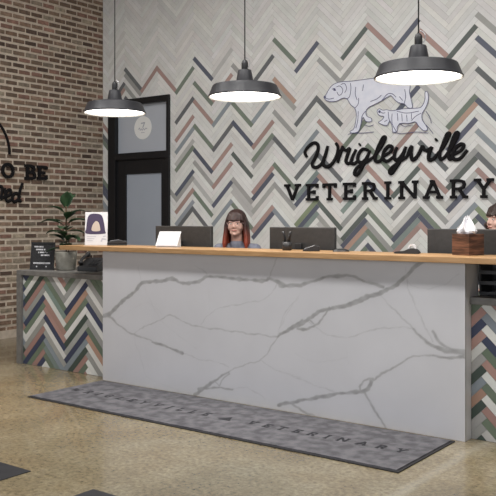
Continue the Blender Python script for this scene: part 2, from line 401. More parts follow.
def build_back_wall():
    PHX, PHZ = -.2332, -.0177
    door = (-7.665, -6.617, 0, 2.856)
    rects = [(XB, door[0], 0, ZC), (door[0], door[1], door[3], ZC), (door[1], 4.8, 0, ZC)]
    # pair every surveyed colour with its nearest tile first
    cents = []
    tiles(XB, 4.8, 0, ZC, PHX, PHZ, [], lambda x, z, k: cents.append((x, z, k)))
    assign = {}
    for x, z, k, c in paint:
        best = min(((t[0]-x)**2*.4+(t[1]-z)**2, t) for t in cents if t[2] == k and (round(t[0],3), round(t[1],3)) not in assign)
        assign[(round(best[1][0],3), round(best[1][1],3))] = c
    seen = (-6.6, 1.02)
    def choose(x, z, k):
        c = assign.get((round(x,3), round(z,3)))
        if c: return vary(WCOL[c])
        t = z/YW
        vis = -7.0 < x < -2.6
        p = .0 if z > 2.9 else (.02 if z > 2.0 else .07)
        if not vis: p = 0 if z > 3.2 else .22 if z > 1.9 else .45
        if z < 1.0: p = .45
        if rw.random() < p:
            if vis and z > 1.0: return vary(WCOL[rw.choice(['ltgray','ltgray','cream','gray'])])
            return vary(WCOL[rw.choice(['green','pink','navy','dark','gray','bluegray','gray','teal'])])
        return vary(WCOL['white'] if rw.random() < .6 else WCOL['cream'], .05)
    bm = nb(); cols = []
    for R in rects: box(bm, R[0], R[1], YW+.0015, YW+.25, R[2], R[3], 0); cols.extend([(.4,.4,.4)]*6)
    add_tiles(bm, cols, tiles(XB, 4.8, 0, ZC, PHX, PHZ, rects, choose), YW)
    o = obj('wall_back', bm, [M['grout'], M['tile']]); pattern_attr(o, cols); tag(o, kind='structure')
build_back_wall()

# ------------------------------------------------------------------ door with transom in the tiled wall
def build_door():
    d = tag(empty('door_1', (-7.16, YW, 0)), kind='structure')
    X = lambda px: on_y(px, 200, YW)[0]
    x0, x1 = -7.665, -6.617; zt = 2.856
    o = -(-7.16)
    fr = nb()
    y0, y1 = -.03, .12
    def b(bm, a0, a1, z0, z1, ya=y0, yb=y1): box(bm, a0+o, a1+o, ya, yb, z0, z1)
    b(fr, x0, x0+.13, 0, zt); b(fr, x1-.045, x1, 0, zt); b(fr, x0+.13, x1-.045, zt-.075, zt); b(fr, x0+.13, x1-.045, 2.10, 2.185)
    obj('door_frame', fr, M['blackframe'], d, bevel=.003)
    obj('transom_glass', bx(x0+.13+o, x1-.045+o, .03, .045, 2.185, zt-.075), M['frost2'], d)
    lf = nb(); lx0, lx1 = x0+.13, x1-.045
    b(lf, lx0, lx0+.165, .01, 2.10, 0, .05); b(lf, lx1-.105, lx1, .01, 2.10, 0, .05)
    b(lf, lx0+.165, lx1-.105, 1.92, 2.10, 0, .05); b(lf, lx0+.165, lx1-.105, .01, .28, 0, .05)
    leaf = obj('door_leaf', lf, M['blackframe'], d, bevel=.002)
    obj('door_glass', bx(lx0+.165+o, lx1-.105+o, .018, .032, .28, 1.92), M['frost'], leaf)
    h = nb(); tube(h, [(lx1-.05+o, 0, 1.10), (lx1-.05+o, -.05, 1.10), (lx1-.05+o, -.05, .85), (lx1-.05+o, 0, .85)], .009)
    obj('door_handle', h, M['chrome'], leaf, True)
    # round transom sticker with a 7-shaped mark and a line of small script
    cx, cz = on_y(141.2, 127.5, YW); cx += o
    rx = .148
    bm = nb(); mp = lambda u, v, q: (cx+u, .03-q, cz+v)
    prism(bm, [(rx*math.cos(a), rx*.97*math.sin(a)) for a in np.linspace(0, 2*math.pi, 40, endpoint=False)], mp, 0, .002)
    ribbon(bm, [(-.03,.055),(.03,.06),(.0,.0)], .014, mp, .002, .003, 1)
    ribbon(bm, smooth_path([(-.075,-.02),(-.055,-.0),(-.045,-.03),(-.025,-.012),(-.01,-.032),(.01,-.01),(.03,-.03),(.05,-.008),(.075,-.02)],4), .008, mp, .002, .003, 1)
    ribbon(bm, [(-.03,-.06),(.03,-.06)], .006, mp, .002, .003, 1)
    obj('sticker', bm, [M['white_enamel'], M['print_light']], d)
    # dark wall behind the glass
build_door()

# ------------------------------------------------------------------ lettering on the tiled wall
SLAB = { # polylines in units of letter height; slab serifs included
 'V': [[(.02,.96),(.30,.96)],[(.56,.96),(.84,.96)],[(.15,.96),(.43,.04)],[(.71,.96),(.43,.04)]],
 'E': [[(.0,.06),(.62,.06)],[(.0,.94),(.62,.94)],[(.14,0),(.14,1)],[(.14,.5),(.45,.5)],[(.60,.0),(.60,.26)],[(.60,.76),(.60,1)],[(.44,.38),(.44,.62)]],
 'T': [[(.02,.94),(.72,.94)],[(.37,0),(.37,1)],[(.22,.05),(.52,.05)],[(.05,.74),(.05,1)],[(.69,.74),(.69,1)]],
 'R': [[(.0,.05),(.28,.05)],[(.0,.95),(.30,.95)],[(.14,0),(.14,1)],[(.14,.94),(.42,.94),(.57,.88),(.61,.73),(.57,.58),(.42,.50),(.14,.50)],[(.38,.50),(.62,.05)],[(.54,.05),(.76,.05)]],
 'I': [[(.0,.05),(.34,.05)],[(.0,.95),(.34,.95)],[(.17,0),(.17,1)]],
 'N': [[(.0,.05),(.28,.05)],[(.0,.95),(.24,.95)],[(.14,0),(.14,1)],[(.14,.96),(.78,.04)],[(.78,0),(.78,1)],[(.64,.95),(.92,.95)]],
 'A': [[(.0,.05),(.30,.05)],[(.64,.05),(.94,.05)],[(.13,.05),(.47,.98)],[(.81,.05),(.47,.98)],[(.25,.35),(.69,.35)],[(.34,.95),(.47,.95)]],
 'Y': [[(.0,.95),(.30,.95)],[(.56,.95),(.86,.95)],[(.14,.95),(.43,.46)],[(.72,.95),(.43,.46)],[(.43,.48),(.43,0)],[(.28,.05),(.58,.05)]],
 'O': [[(.36+.30*math.cos(a),.5+.44*math.sin(a)) for a in np.linspace(0,2*math.pi,24)]],
 'B': [[(.0,.05),(.42,.05),(.60,.12),(.64,.27),(.58,.44),(.42,.52),(.14,.52)],[(.0,.95),(.40,.95),(.55,.88),(.58,.73),(.52,.58),(.40,.52)],[(.16,0),(.16,1)]],
 'W': [[(.0,.95),(.26,.95)],[(.90,.95),(1.16,.95)],[(.12,.95),(.34,.04)],[(.34,.04),(.58,.80)],[(.58,.80),(.82,.04)],[(.82,.04),(1.04,.95)]],
 'G': [[(.66,.80),(.52,.93),(.36,.95),(.16,.84),(.07,.5),(.16,.16),(.38,.05),(.58,.10),(.66,.22),(.66,.42)],[(.48,.42),(.76,.42)]],
 'L': [[(.0,.95),(.30,.95)],[(.15,0),(.15,1)],[(.0,.05),(.60,.05)],[(.59,.0),(.59,.28)]],
}
WIDTH = dict(V=.86,E=.62,T=.74,R=.76,I=.34,N=.92,A=.94,Y=.86,O=.72,B=.66,W=1.16,G=.76,L=.62)
def slab(bm, ch, x, z, h, w, th, mp, d0, d1, mi=0):
    sx = w/(WIDTH[ch]*h)
    for k, pl in enumerate(SLAB[ch]):
        ribbon(bm, [(x+u*h*sx, z+v*h) for u, v in pl], th*(1 if len(pl) == 2 and abs(pl[0][0]-pl[1][0]) > .2 and pl[0][1] == pl[1][1] and 0 else 1), mp, d0+k*1e-4, d1+k*1e-4, mi)
Z0, Z1 = 1.557, 1.727
VET = [('V',284.9,301.7,'first letter, left of the other nine'),('E',306.8,318.2,'between the V and the first T of the word'),('T',323.7,337,'third letter, between two Es'),('E',343.8,355.6,'between the T and the first R'),
       ('R',363,378,'left of the I, first of two Rs'),('I',385.4,391.6,'narrow, between the first R and the N'),('N',399.3,418.8,'between the I and the A'),('A',423.7,443.4,'between the N and the second R'),
       ('R',450.7,468.4,'right of the A, second of two Rs'),('Y',474.7,494.2,'last letter of the word, at the right')]
for ch, a, b, where in VET:
    xa, xb = on_y(a, 190, YW)[0], on_y(b, 190, YW)[0]
    bm = nb(); slab(bm, ch, 0, Z0, Z1-Z0, xb-xa, .0265, lambda u, v, q: (u, -q, v), 0, .025)
    o = obj('sign_letter', bm, M['sign'], loc=(xa, YW-.001, 0))
    tag(o, 'black slab serif wall letter %s, %s' % (ch, where), 'sign letter', 'letters of the slab serif word on the tiled wall')

def from_crop(ox, oy, s, P): return [(ox+x/s, oy+y/s) for x, y in P]
def script_sign():
    A = lambda P: from_crop(295, 130, 5.51, P)
    B = lambda P: from_crop(380, 130, 5.51, P)
    S = [A([(70,150),(58,125),(74,95),(105,72),(128,80),(130,112),(114,155),(98,188),(110,206),(136,200),(160,170),(176,125),(184,88)]),
         A([(184,88),(172,130),(160,170),(162,195),(185,202),(214,178),(236,132),(240,95),(228,72)]),
         A([(238,182),(250,140),(262,104),(268,88)]), A([(266,96),(276,110),(290,112),(304,104),(292,140),(284,172),(298,186),(318,168)]),
         A([(340,108),(320,150),(312,180),(330,186),(352,168)]), A([(357,84),(363,77)]),
         A([(406,112),(376,106),(352,140),(352,172),(375,178),(400,150),(416,112)]), A([(416,112),(396,165),(370,212),(346,246),(331,238),(348,206),(400,175),(432,152)]),
         A([(432,152),(466,112),(492,68),(500,42),(488,44),(466,85),(447,140),(446,170),(466,174),(486,156)]),
         B([(14,150),(60,120),(70,96),(50,90),(25,120),(20,158),(45,172),(80,145)]),
         B([(98,95),(84,130),(84,160),(102,165),(128,132),(146,92)]), B([(146,92),(126,150),(95,202),(66,240),(58,222),(100,182),(152,148)]),
         B([(152,148),(166,108),(178,92),(174,130),(180,162),(198,158),(220,126),(236,92),(246,108),(262,112),(286,98)]),
         B([(290,92),(272,135),(274,164),(296,160),(318,134)]), B([(309,58),(316,50)]),
         B([(318,134),(350,98),(378,45),(386,22),(372,26),(350,80),(332,130),(338,162),(360,150)]),
         B([(360,150),(396,98),(426,42),(432,18),(418,22),(395,80),(380,130),(388,162),(410,145)]),
         B([(410,135),(450,112),(465,86),(446,80),(416,105),(402,138),(412,162),(446,156),(484,110)])]
    bm = nb()
    for k, P in enumerate(S):
        q = [on_y(x, y, YW) for x, y in P]
        q = smooth_path(q, 5)
        n = len(q)
        tube(bm, [(x, -.012, z) for x, z in q], [.0200*(.8+.2*math.sin(math.pi*i/max(1,n-1))) for i in range(n)], 10, .55, up=(0,1,0))
    o = obj('script_sign', bm, M['sign'], smooth=True, loc=(0, YW-.001, 0))
    tag(o, 'black brush script word reading Wrigleyville above the slab serif letters', 'sign')
script_sign()

def dog_sign():
    K = lambda P: [on_y(320+x/4.133, 75+y/4.133, YW) for x, y in P]
    o = empty('dog_wall_print', (-3.75, YW-.001, 0)); tag(o, 'pale lavender sketch of a large dog and a small cat, above the script word', 'wall print')
    mp = lambda u, v, q: (u+3.75, -q, v)
    dog = [(20,92),(28,80),(38,62),(52,44),(72,33),(98,28),(130,26),(165,22),(200,17),(250,11),(300,9),(345,11),(368,18),(375,40),(372,70),(378,100),(384,134),(366,136),(350,120),(330,116),(312,104),(296,86),(280,92),(258,106),(228,122),
           (204,134),(192,150),(196,170),(214,180),(214,192),(192,192),(180,176),(172,200),(166,222),(158,236),(134,240),(126,234),(142,222),(150,190),(152,160),(146,138),(128,122),(114,100),(96,96),(72,108),(44,110),(26,104)]
    bm = nb(); prism(bm, smooth_path(K(dog), 4, True), mp, 0, .008)
    obj('dog_figure', bm, M['decal'], o)
    cat = [(238,152),(246,140),(262,146),(278,144),(300,148),(350,140),(396,138),(418,134),(430,118),(436,96),(436,72),(446,70),(450,92),(446,118),(436,140),(424,160),(424,184),(438,206),(446,226),(430,230),(410,212),(396,194),
           (370,200),(336,200),(322,214),(320,232),(304,236),(300,212),(290,190),(280,208),(262,206),(244,196),(258,186),(266,172),(248,168)]
    bm = nb(); prism(bm, smooth_path(K(cat), 4, True), mp, 0, .0095)
    obj('cat_figure', bm, M['decal'], o)
    ink = nb()
    L = [smooth_path(K(dog), 4, True), smooth_path(K(cat), 4, True)]
    for q in L: ribbon(ink, q, .006, mp, .0098, .0105, closed=True)
    for P in ([(70,50),(84,46),(96,60),(92,78),(80,84),(72,70)], [(52,60),(62,56),(68,66)], [(24,96),(40,100),(60,96)], [(112,100),(124,90),(130,60),(128,34)], [(146,138),(160,120),(162,96)], [(258,106),(280,80),(300,78),(316,92)],
              [(350,120),(356,90),(352,60)], [(172,200),(176,170),(190,150)], [(134,240),(180,240),(224,236)], [(118,246),(134,240)], [(186,206),(206,212),(224,206)],
              [(300,160),(300,200),(316,232)], [(420,158),(396,172),(380,190)], [(300,236),(340,242),(400,236),(450,240)], [(440,206),(462,232),(470,244)], [(320,150),(360,158),(410,150)], [(250,152),(262,158),(272,156)],
              [(280,186),(268,194)], [(150,50),(148,80),(156,104)], [(182,40),(178,66)], [(210,110),(236,100),(256,84)], [(330,90),(344,106)], [(160,150),(158,190),(150,220)], [(322,158),(324,190)], [(340,160),(342,192)], [(360,164),(362,192)], [(380,158),(380,184)], [(440,150),(456,176),(462,200)], [(88,40),(104,36),(112,56),(104,74)], [(330,200),(350,212),(384,206)], [(284,152),(286,176),(290,190)]):
        ribbon(ink, smooth_path(K(P), 4), .006, mp, .0098, .0106)
    for (x, y) in ((22,92),(62,61),(248,152)):
        u, v = K([(x,y)])[0]; prism(ink, [(u+.014*math.cos(a), v+.014*math.sin(a)) for a in np.linspace(0,2*math.pi,10,endpoint=False)], mp, .0098, .011)
    obj('ink_drawing', ink, M['ink'], o)
dog_sign()

# ------------------------------------------------------------------ lettering on the brick wall
def brick_signs():
    mpf = lambda u, v, q: (q, u, v)
    yc, zc = on_x(8.9, 154.3, XB)
    R = .47
    bm = nb(); ribbon(bm, [(yc-R+R*math.cos(a), zc+R*math.sin(a)) for a in np.linspace(0, math.pi, 48)], .022, mpf, 0, .02)
    ribbon(bm, [(yc-R-.30, zc+.02), (yc-R-.10, zc+.10)], .022, mpf, 0, .02)
    o = obj('wall_arch_ornament', bm, M['sign'], loc=(XB+.003, 0, 0)); tag(o, 'thin black arch on the brick wall above the letters O, B and E', 'wall ornament')
    for ch, a, b, za, zb, where in (('O',.8,13.4,163,177.6,'by the left picture edge'),('B',24,34.4,165,179,'beside the E'),('E',36.4,45.8,166,179,'right of the B')):
        y0, z1 = on_x(a, za, XB); y1, _ = on_x(b, za, XB); _, z0 = on_x(a, zb, XB)
        bm = nb(); slab(bm, ch, 0, z0, z1-z0, y1-y0, .034, lambda u, v, q: (q, u, v), 0, .022)
        o = obj('wall_letter', bm, M['sign'], loc=(XB+.003, y0, 0)); tag(o, 'black capital letter %s on the brick wall, %s' % (ch, where), 'wall letter', 'capital letters on the brick wall')
    K = lambda P: [on_x(x/4.51, 110+y/4.51, XB) for x, y in P]
    bm = nb()
    for P in ([(-30,350),(-14,330),(-18,372),(-24,404)], [(-6,345),(8,350),(4,385),(2,400),(16,392)], [(20,392),(44,382),(46,362),(32,364),(22,390),(32,412),(50,404)],
              [(86,382),(66,376),(54,396),(62,414),(80,404),(88,386)], [(100,330),(92,352),(84,384),(82,408),(94,410)], [(18,352),(24,392)]):
        q = smooth_path(K(P), 5); tube(bm, [(.006, y, z) for y, z in q], .020, 8, .5, up=(1,0,0))
    o = obj('script_word', bm, M['sign'], smooth=True, loc=(XB+.003,0,0)); tag(o, 'black brush script word ending in d, under the brick wall capitals', 'sign')
brick_signs()

# ------------------------------------------------------------------ reception counter
YF, YB_ = 4.77, 4.99
MX0, MX1, MZ = -5.11, -1.923, 1.091
def seg_dist(px, pz, a, b):
    ax, az = a; bx_, bz = b; dx, dz = bx_-ax, bz-az; L2 = dx*dx+dz*dz+1e-12
    t = np.clip(((px-ax)*dx+(pz-az)*dz)/L2, 0, 1)
    return np.hypot(px-(ax+t*dx), pz-(az+t*dz)), t
def build_marble():
    A = lambda P: from_crop(100, 240, 2.48, P)
    B = lambda P: from_crop(280, 240, 2.255, P)
    V = [ # path, width start, width end (metres), darkness
     (A([(0,188),(20,185),(35,172),(60,148),(85,130),(105,107),(140,103),(180,97),(205,107),(235,105),(265,91)]), .034,.022,.75),
     (A([(265,91),(300,92),(340,97),(380,100),(410,100),(420,95),(445,106),(465,113),(500,112)]), .018,.024,.75),
     (A([(95,65),(98,88),(105,107)]), .004,.006,.35), (A([(235,63),(262,80),(270,91)]), .005,.006,.4), (A([(440,45),(428,70),(418,95)]), .005,.006,.4),
     (A([(15,186),(30,196),(45,210),(62,222),(85,235),(130,250)]), .02,.008,.6), (A([(130,252),(165,265),(205,280)]), .014,.018,.8),
     (A([(205,280),(250,297),(290,302),(320,315)]), .006,.005,.4), (A([(85,232),(110,215),(150,198),(175,187),(230,212),(300,222),(370,232),(440,240)]), .006,.010,.5),
     (A([(105,107),(118,135),(130,160),(150,200),(180,225),(200,240),(240,270)]), .004,.004,.25), (A([(45,195),(80,172),(120,155),(160,190)]), .003,.003,.25),
     (A([(250,210),(270,185),(300,168),(370,155),(410,145),(440,110)]), .005,.006,.45), (A([(500,203),(465,222),(440,240)]), .022,.014,.75),
     (A([(440,240),(425,265),(400,297),(350,312),(320,325)]), .007,.008,.5), (A([(320,325),(290,345),(235,385)]), .010,.024,.7), (A([(320,330),(300,350),(295,362),(285,350)]), .010,.008,.6), (A([(245,370),(280,366),(330,370)]), .018,.008,.7),
     (A([(400,297),(430,320),(500,342)]), .006,.004,.4), (A([(85,235),(90,265),(100,290),(115,340)]), .004,.004,.28), (A([(440,237),(455,190),(470,165),(492,145)]), .006,.004,.4),
     (A([(330,370),(365,366),(410,395)]), .006,.004,.4), (A([(115,340),(160,360),(230,385)]), .003,.004,.25), (A([(268,120),(272,150),(268,180)]), .004,.003,.2),
     (B([(335,35),(320,48),(290,75),(270,95),(240,113),(200,128),(160,145),(120,153)]), .020,.030,.8), (B([(120,153),(92,160),(66,178),(40,195),(0,213)]), .018,.020,.8),
     (B([(112,152),(98,172),(84,190),(60,200),(40,200)]), .010,.016,.75), (B([(70,182),(80,192)]), .010,.01,.7),
     (B([(0,102),(30,105),(60,97),(100,85),(150,80),(190,92),(235,107)]), .022,.014,.7),
     (B([(220,118),(245,145),(270,170),(300,200)]), .005,.009,.5), (B([(300,200),(330,230),(370,248),(420,255)]), .012,.032,.75), (B([(345,208),(362,232),(384,246),(420,250)]), .014,.016,.7),
     (B([(420,266),(380,265),(345,262)]), .018,.014,.75), (B([(345,262),(300,262),(260,285),(230,300),(205,320)]), .007,.014,.6), (B([(205,320),(190,340),(130,347),(60,360),(-5,372)]), .022,.020,.75),
     (B([(210,312),(190,318),(180,332),(184,344)]), .010,.012,.7), (B([(192,343),(205,370),(220,395),(240,428)]), .020,.008,.7), (B([(28,370),(50,385),(78,397)]), .014,.010,.65),
     (B([(285,80),(290,110),(310,160),(330,200),(345,228)]), .006,.006,.45), (B([(285,60),(285,95),(330,110),(370,100),(405,75)]), .004,.005,.3), (B([(60,180),(100,210),(150,220),(200,205),(250,197),(300,200)]), .006,.006,.4),
     (B([(0,295),(60,320),(130,345)]), .005,.005,.4), (B([(5,190),(20,160),(45,120)]), .005,.003,.35), (B([(35,255),(60,270),(100,275),(150,265)]), .004,.004,.2), (B([(150,250),(155,280)]), .004,.003,.2)]
    nx, nz = 500, 172
    xs = np.linspace(MX0, MX1, nx); zs = np.linspace(0.001, MZ, nz)
    gx, gz = np.meshgrid(xs, zs)
    rng = np.random.RandomState(2)
    # slow wobble so the veins look torn rather than drawn
    wob = lambda f, p: np.sin(gx*f+p)*np.cos(gz*f*1.3+p*2)
    wx = gx + .005*wob(30, 1)+.0025*wob(83, 2); wz = gz + .005*wob(33, 3)+.0025*wob(90, 4)
    dark = np.zeros_like(gx)
    for P, w0, w1, s in V:
        q = smooth_path([on_y(x, y, YF) for x, y in P], 3); n = len(q)
        for i in range(n-1):
            d, t = seg_dist(wx, wz, q[i], q[i+1]); w = (w0+(w1-w0)*(i+t)/(n-1))*.54*(1+.3*wob(25, i*.3))
            soft = .0042
            v = np.clip((w+soft-d)/(2*soft), 0, 1); v = v*v*(3-2*v)*np.minimum(1, w/.0045+.15)
            halo = np.clip(1-d/(w+.05), 0, 1)**2*.06
            dark = np.maximum(dark, v*np.minimum(1,s*1.15)*(.88+.2*wob(60, 5)) + halo*(s > .5))
    base = np.array([.615,.615,.645]); vein = np.array([.315,.315,.32])
    col = base[None,None]*(1-dark[...,None]) + vein*dark[...,None]
    verts = [(x-MX0, 0, z) for z in zs for x in xs]
    faces = [(j*nx+i, j*nx+i+1, (j+1)*nx+i+1, (j+1)*nx+i) for j in range(nz-1) for i in range(nx-1)]
    # sides and back of the slab
    b0 = len(verts); L = MX1-MX0; D = .02
    verts += [(0,D,.001),(L,D,.001),(L,D,MZ),(0,D,MZ),(0,0,.001),(L,0,.001),(L,0,MZ),(0,0,MZ)]
    faces += [(b0,b0+3,b0+2,b0+1),(b0+5,b0+1,b0+2,b0+6),(b0+4,b0+7,b0+3,b0),(b0+7,b0+6,b0+2,b0+3),(b0+4,b0,b0+1,b0+5)]
    me = bpy.data.meshes.new('front_panel'); me.from_pydata(verts, [], faces)
    ca = me.color_attributes.new('pattern', 'FLOAT_COLOR', 'POINT')
    arr = np.ones((len(verts), 4), np.float32); arr[:nx*nz, :3] = col.reshape(-1, 3); arr[nx*nz:, :3] = (.5,.5,.5)
    ca.data.foreach_set('color', arr.ravel()); me.materials.append(M['marble'])
    return me
def build_counter():
    c = tag(empty('reception_counter', (MX0, YF, 0)), 'tall reception counter faced with grey veined white marble, under the oak top', 'counter')
    fp = bpy.data.objects.new('front_panel', build_marble()); C.objects.link(fp); fp.parent = c; fp['label'] = 'white marble slab with branching grey veins'
    L = MX1-MX0
    obj('carcass', bx(.005, L-.021, .021, YB_-YF, .001, MZ), M['stone'], c)
    bm = bx(L-.02, L, .0205, YB_-YF, .001, MZ); obj('side_panel', bm, M['marble_plain'], c)
    w = obj('bar_top', bx(-5.57, -.9, 4.69, 5.13, MZ+.001, MZ+.039), M['wood'], bevel=.003)
    tag(w, 'long light oak bar top lying along the marble counter', 'worktop')
build_counter()

def build_low_desk(x0, x1, label, seq, phx, phz, left):
    d = tag(empty('reception_desk', (x0, 4.84, 0)), label, 'desk', 'low tiled desks at the ends of the counter')
    L = x1-x0; top = .879; dep = .62
    obj('desk_top', bx(0, L, 0, dep, top-.045, top), M['stone'], d, bevel=.003)
    sw = .068
    if left: obj('side_panel', bx(0, sw, .0, dep, .001, top-.046), M['stone'], d)
    else: obj('side_panel', bx(L-sw, L, .0, dep, .001, top-.046), M['stone'], d)
    a, b = (sw, L) if left else (0, L-sw)
    cols = []; bm = nb(); box(bm, a, b, .028, .05, .001, top-.046, 0); cols += [(.3,.3,.3)]*6
    rr = random.Random(5 if left else 9)
    cents = []
    tiles(a, b, 0, top-.046, phx-x0, phz, [], lambda x, z, k: cents.append((x, z, k)))
    asg = {}
    for px, py, k, c in seq:
        X, Z = on_y(px, py, 4.865); X -= x0
        fr = [t for t in cents if t[2] == k and (round(t[0],3), round(t[1],3)) not in asg]
        best = min(((t[0]-X)**2*.6+(t[1]-Z)**2, t) for t in fr)
        asg[(round(best[1][0],3), round(best[1][1],3))] = c
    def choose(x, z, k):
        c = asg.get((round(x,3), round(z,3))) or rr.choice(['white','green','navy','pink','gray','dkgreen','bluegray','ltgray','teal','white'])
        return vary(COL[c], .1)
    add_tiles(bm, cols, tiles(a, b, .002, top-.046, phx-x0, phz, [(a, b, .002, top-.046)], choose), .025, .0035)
    o = obj('tile_panel', bm, [M['grout'], M['tile']], d); pattern_attr(o, cols); o['label'] = 'zigzag tiles in green, navy, pink and white'
    obj('back_panel', bx(a, b, dep-.03, dep-.01, .001, top-.046), M['stone'], d)
    return d
def seqs(px, k, ox, oy, s, items): return [(px, oy+y/s, k, c) for y, c in items]
LS = (seqs(34.8,'f',15,265,4.133,[(45,'green'),(74,'white'),(100,'dkgreen'),(130,'pink'),(155,'gray'),(180,'navy'),(208,'green'),(240,'white'),(275,'gray'),(305,'pink'),(335,'navy'),(365,'green'),(395,'pink'),(420,'navy')])
    + seqs(54.9,'b',15,265,4.133,[(50,'white'),(80,'gray'),(105,'green'),(135,'teal'),(165,'white'),(197,'pink'),(230,'pink'),(263,'navy'),(298,'white'),(328,'gray'),(358,'bluegray'),(390,'teal'),(420,'green')])
    + seqs(76.5,'f',15,265,4.133,[(50,'green'),(78,'gray'),(108,'white'),(136,'navy'),(165,'orange'),(195,'green'),(223,'white'),(250,'dkgreen'),(290,'gray'),(322,'navy'),(352,'bluegray'),(383,'dkgreen'),(408,'pink'),(432,'green')])
    + seqs(96,'b',15,265,4.133,[(60,'green'),(90,'green'),(122,'gray'),(152,'white'),(184,'gray'),(215,'navy'),(250,'white'),(280,'gray'),(305,'green'),(332,'orange'),(362,'white'),(395,'gray'),(430,'white')]))
RS = (seqs(476,'f',440,280,2.75,[(88,'dkgreen'),(113,'green'),(142,'pink'),(170,'navy'),(203,'pink'),(232,'white'),(262,'gray'),(297,'dkgreen'),(328,'bluegray'),(365,'orange'),(398,'dkgreen'),(428,'gray')])
    + seqs(489,'b',440,280,2.75,[(75,'white'),(98,'pink'),(128,'white'),(162,'bluegray'),(186,'white'),(216,'navy'),(252,'green'),(285,'pink'),(315,'white'),(345,'green'),(378,'white'),(408,'pink'),(432,'green')]))
# herringbone peak line sits (n-.5) steps right of the phase origin
build_low_desk(-6.36, MX0-.002, 'low tiled desk at the left end of the marble counter, carrying the potted plant', LS, -5.415-7.5*Q, -.01, True)
build_low_desk(MX1+.002, -.9, 'low tiled desk at the right end of the marble counter, with black file trays', RS, -1.84-7.5*Q, .0, False)

# staff worktop behind the counter
sd = tag(empty('staff_desk', (MX0, YB_+.002, 0)), 'staff worktop behind the marble counter carrying the monitors', 'desk')
LL = MX1-MX0
obj('desk_top', bx(.02, LL-.02, 0, .72, .725, .76), M['stone'], sd)
for x in (.03, LL/2, LL-.07): obj('desk_leg', bx(x, x+.04, .10, .66, .001, .724), M['stone'], sd)

# ------------------------------------------------------------------ monitors
def monitor(x0, x1, y, ztop, label, rz=0):
    w = x1-x0; t = empty('computer_monitor', ((x0+x1)/2, y, .761), rz); tag(t, label, 'monitor', 'monitors behind the counter')
    h = .355; zt = ztop-.761
    obj('housing', bx(-w/2, w/2, -.015, .02, zt-h, zt), M['screenback'], t, bevel=.006)
    b = nb(); box(b, -w*.28, w*.28, -.034, -.0155, zt-h*.92, zt-h*.55); obj('rear_bulge', b, M['screenback'], t, bevel=.006)
    obj('screen', bx(-w/2+.012, w/2-.012, .0205, .022, zt-h+.02, zt-.012), M['black'], t)
    obj('stand', bx(-.03, .03, -.06, -.035, .012, zt-h*.35), M['black'], t, bevel=.004)
    obj('stand_base', bx(-.12, .12, -.13, .08, 0, .012), M['black'], t, bevel=.004)
    g = nb(); 
    for k in range(5): box(g, -.09+k*.04, -.065+k*.04, -.0355, -.034, zt-h*.62, zt-h*.60)
    obj('vent_slots', g, M['black'], t)
    return t
def mx_(px, Y): return on_y(px, 230, Y)[0]
monitor(mx_(156.5,5.28), mx_(212,5.28), 5.28, 1.30, 'dark monitor seen from behind, left of the red-haired person')
monitor(mx_(270.5,5.28), mx_(335.5,5.28), 5.28, 1.297, 'dark monitor seen from behind, in the middle behind the pen cup')
m3 = mx_(428,5.28); monitor(m3, m3+.60, 5.28, 1.293, 'dark monitor seen from behind, at the right behind the walnut tissue box')

# ------------------------------------------------------------------ pendant lamps
def pendant(loc, label):
    t = empty('pendant_lamp', loc); tag(t, label, 'pendant lamp', 'pendant lamps over the counter')
    R = .262
    sh = nb(); prof = [(R+.002,0),(R+.002,.008),(R-.006,.02),(R-.018,.05),(R-.030,.080),(R-.036,.085),(.15,.100),(.066,.108),(.063,.109),(.058,.14),(.049,.188),(.044,.196),(.020,.20)]
    inner = [(.018,.195),(.036,.16),(.045,.105),(.15,.094),(R-.040,.080),(R-.034,.074),(R-.010,.02),(R-.006,.0)]
    lathe(sh, prof, 56, cap=False); o = obj('lamp_shade', sh, M['shade'], t, True); es = o.modifiers.new('edges','EDGE_SPLIT'); es.split_angle = math.radians(24)
    i = nb(); lathe(i, [(R,0)]+[(r-.001, z) for r, z in inner[::-1]], 56, cap=False); obj('inner_reflector', i, M['white_enamel'], t, True)
    df = nb(); lathe(df, [(R-.022,.012),(R-.024,.016),(R-.03,.02)], 56); obj('glow_disc', df, M['glow'], t, True)  # added glowing disc, stands in for the overexposed white enamel inside
    s = nb(); lathe(s, [(.021,.196),(.024,.202),(.024,.245),(.018,.262),(.007,.272)], 24); obj('lamp_socket', s, M['black'], t, True)
    l = nb(); tube(l, smooth_path([(.022,0,.205),(.042,0,.225),(.040,0,.262),(.010,0,.285)], 5), .0028, 8); obj('strain_loop', l, M['chrome'], t, True)
    cz = ZC-loc[2]
    c = nb(); tube(c, [(0,0,.265),(0,0,cz-.03)], .0042, 8); obj('cord', c, M['black'], t, True)
    k = nb(); lathe(k, [(.012,cz-.05),(.05,cz-.035),(.055,cz-.001)], 28); obj('ceiling_rose', k, M['black'], t, True)
    lp = bpy.data.lights.new('lamp_bulb', 'AREA'); lp.shape = 'DISK'; lp.size = .42; lp.energy = 9; lp.color = (1,.93,.84)
    lo = bpy.data.objects.new('lamp_bulb', lp); C.objects.link(lo); lo.parent = t; lo.location = (0,0,.005)
    return t
for px, Yl, zl, lab in ((114.8,4.86,2.258,'charcoal dome pendant lamp hanging left, over the brick corner and the door'),(244.8,4.66,2.232,'charcoal dome pendant lamp hanging in the middle, above the red-haired person'),(418.5,4.52,2.203,'charcoal dome pendant lamp hanging right, over the dog drawing')):
    dx, dy = ray(px); tt = Yl/dy
    pendant((dx*tt, Yl, zl), lab)

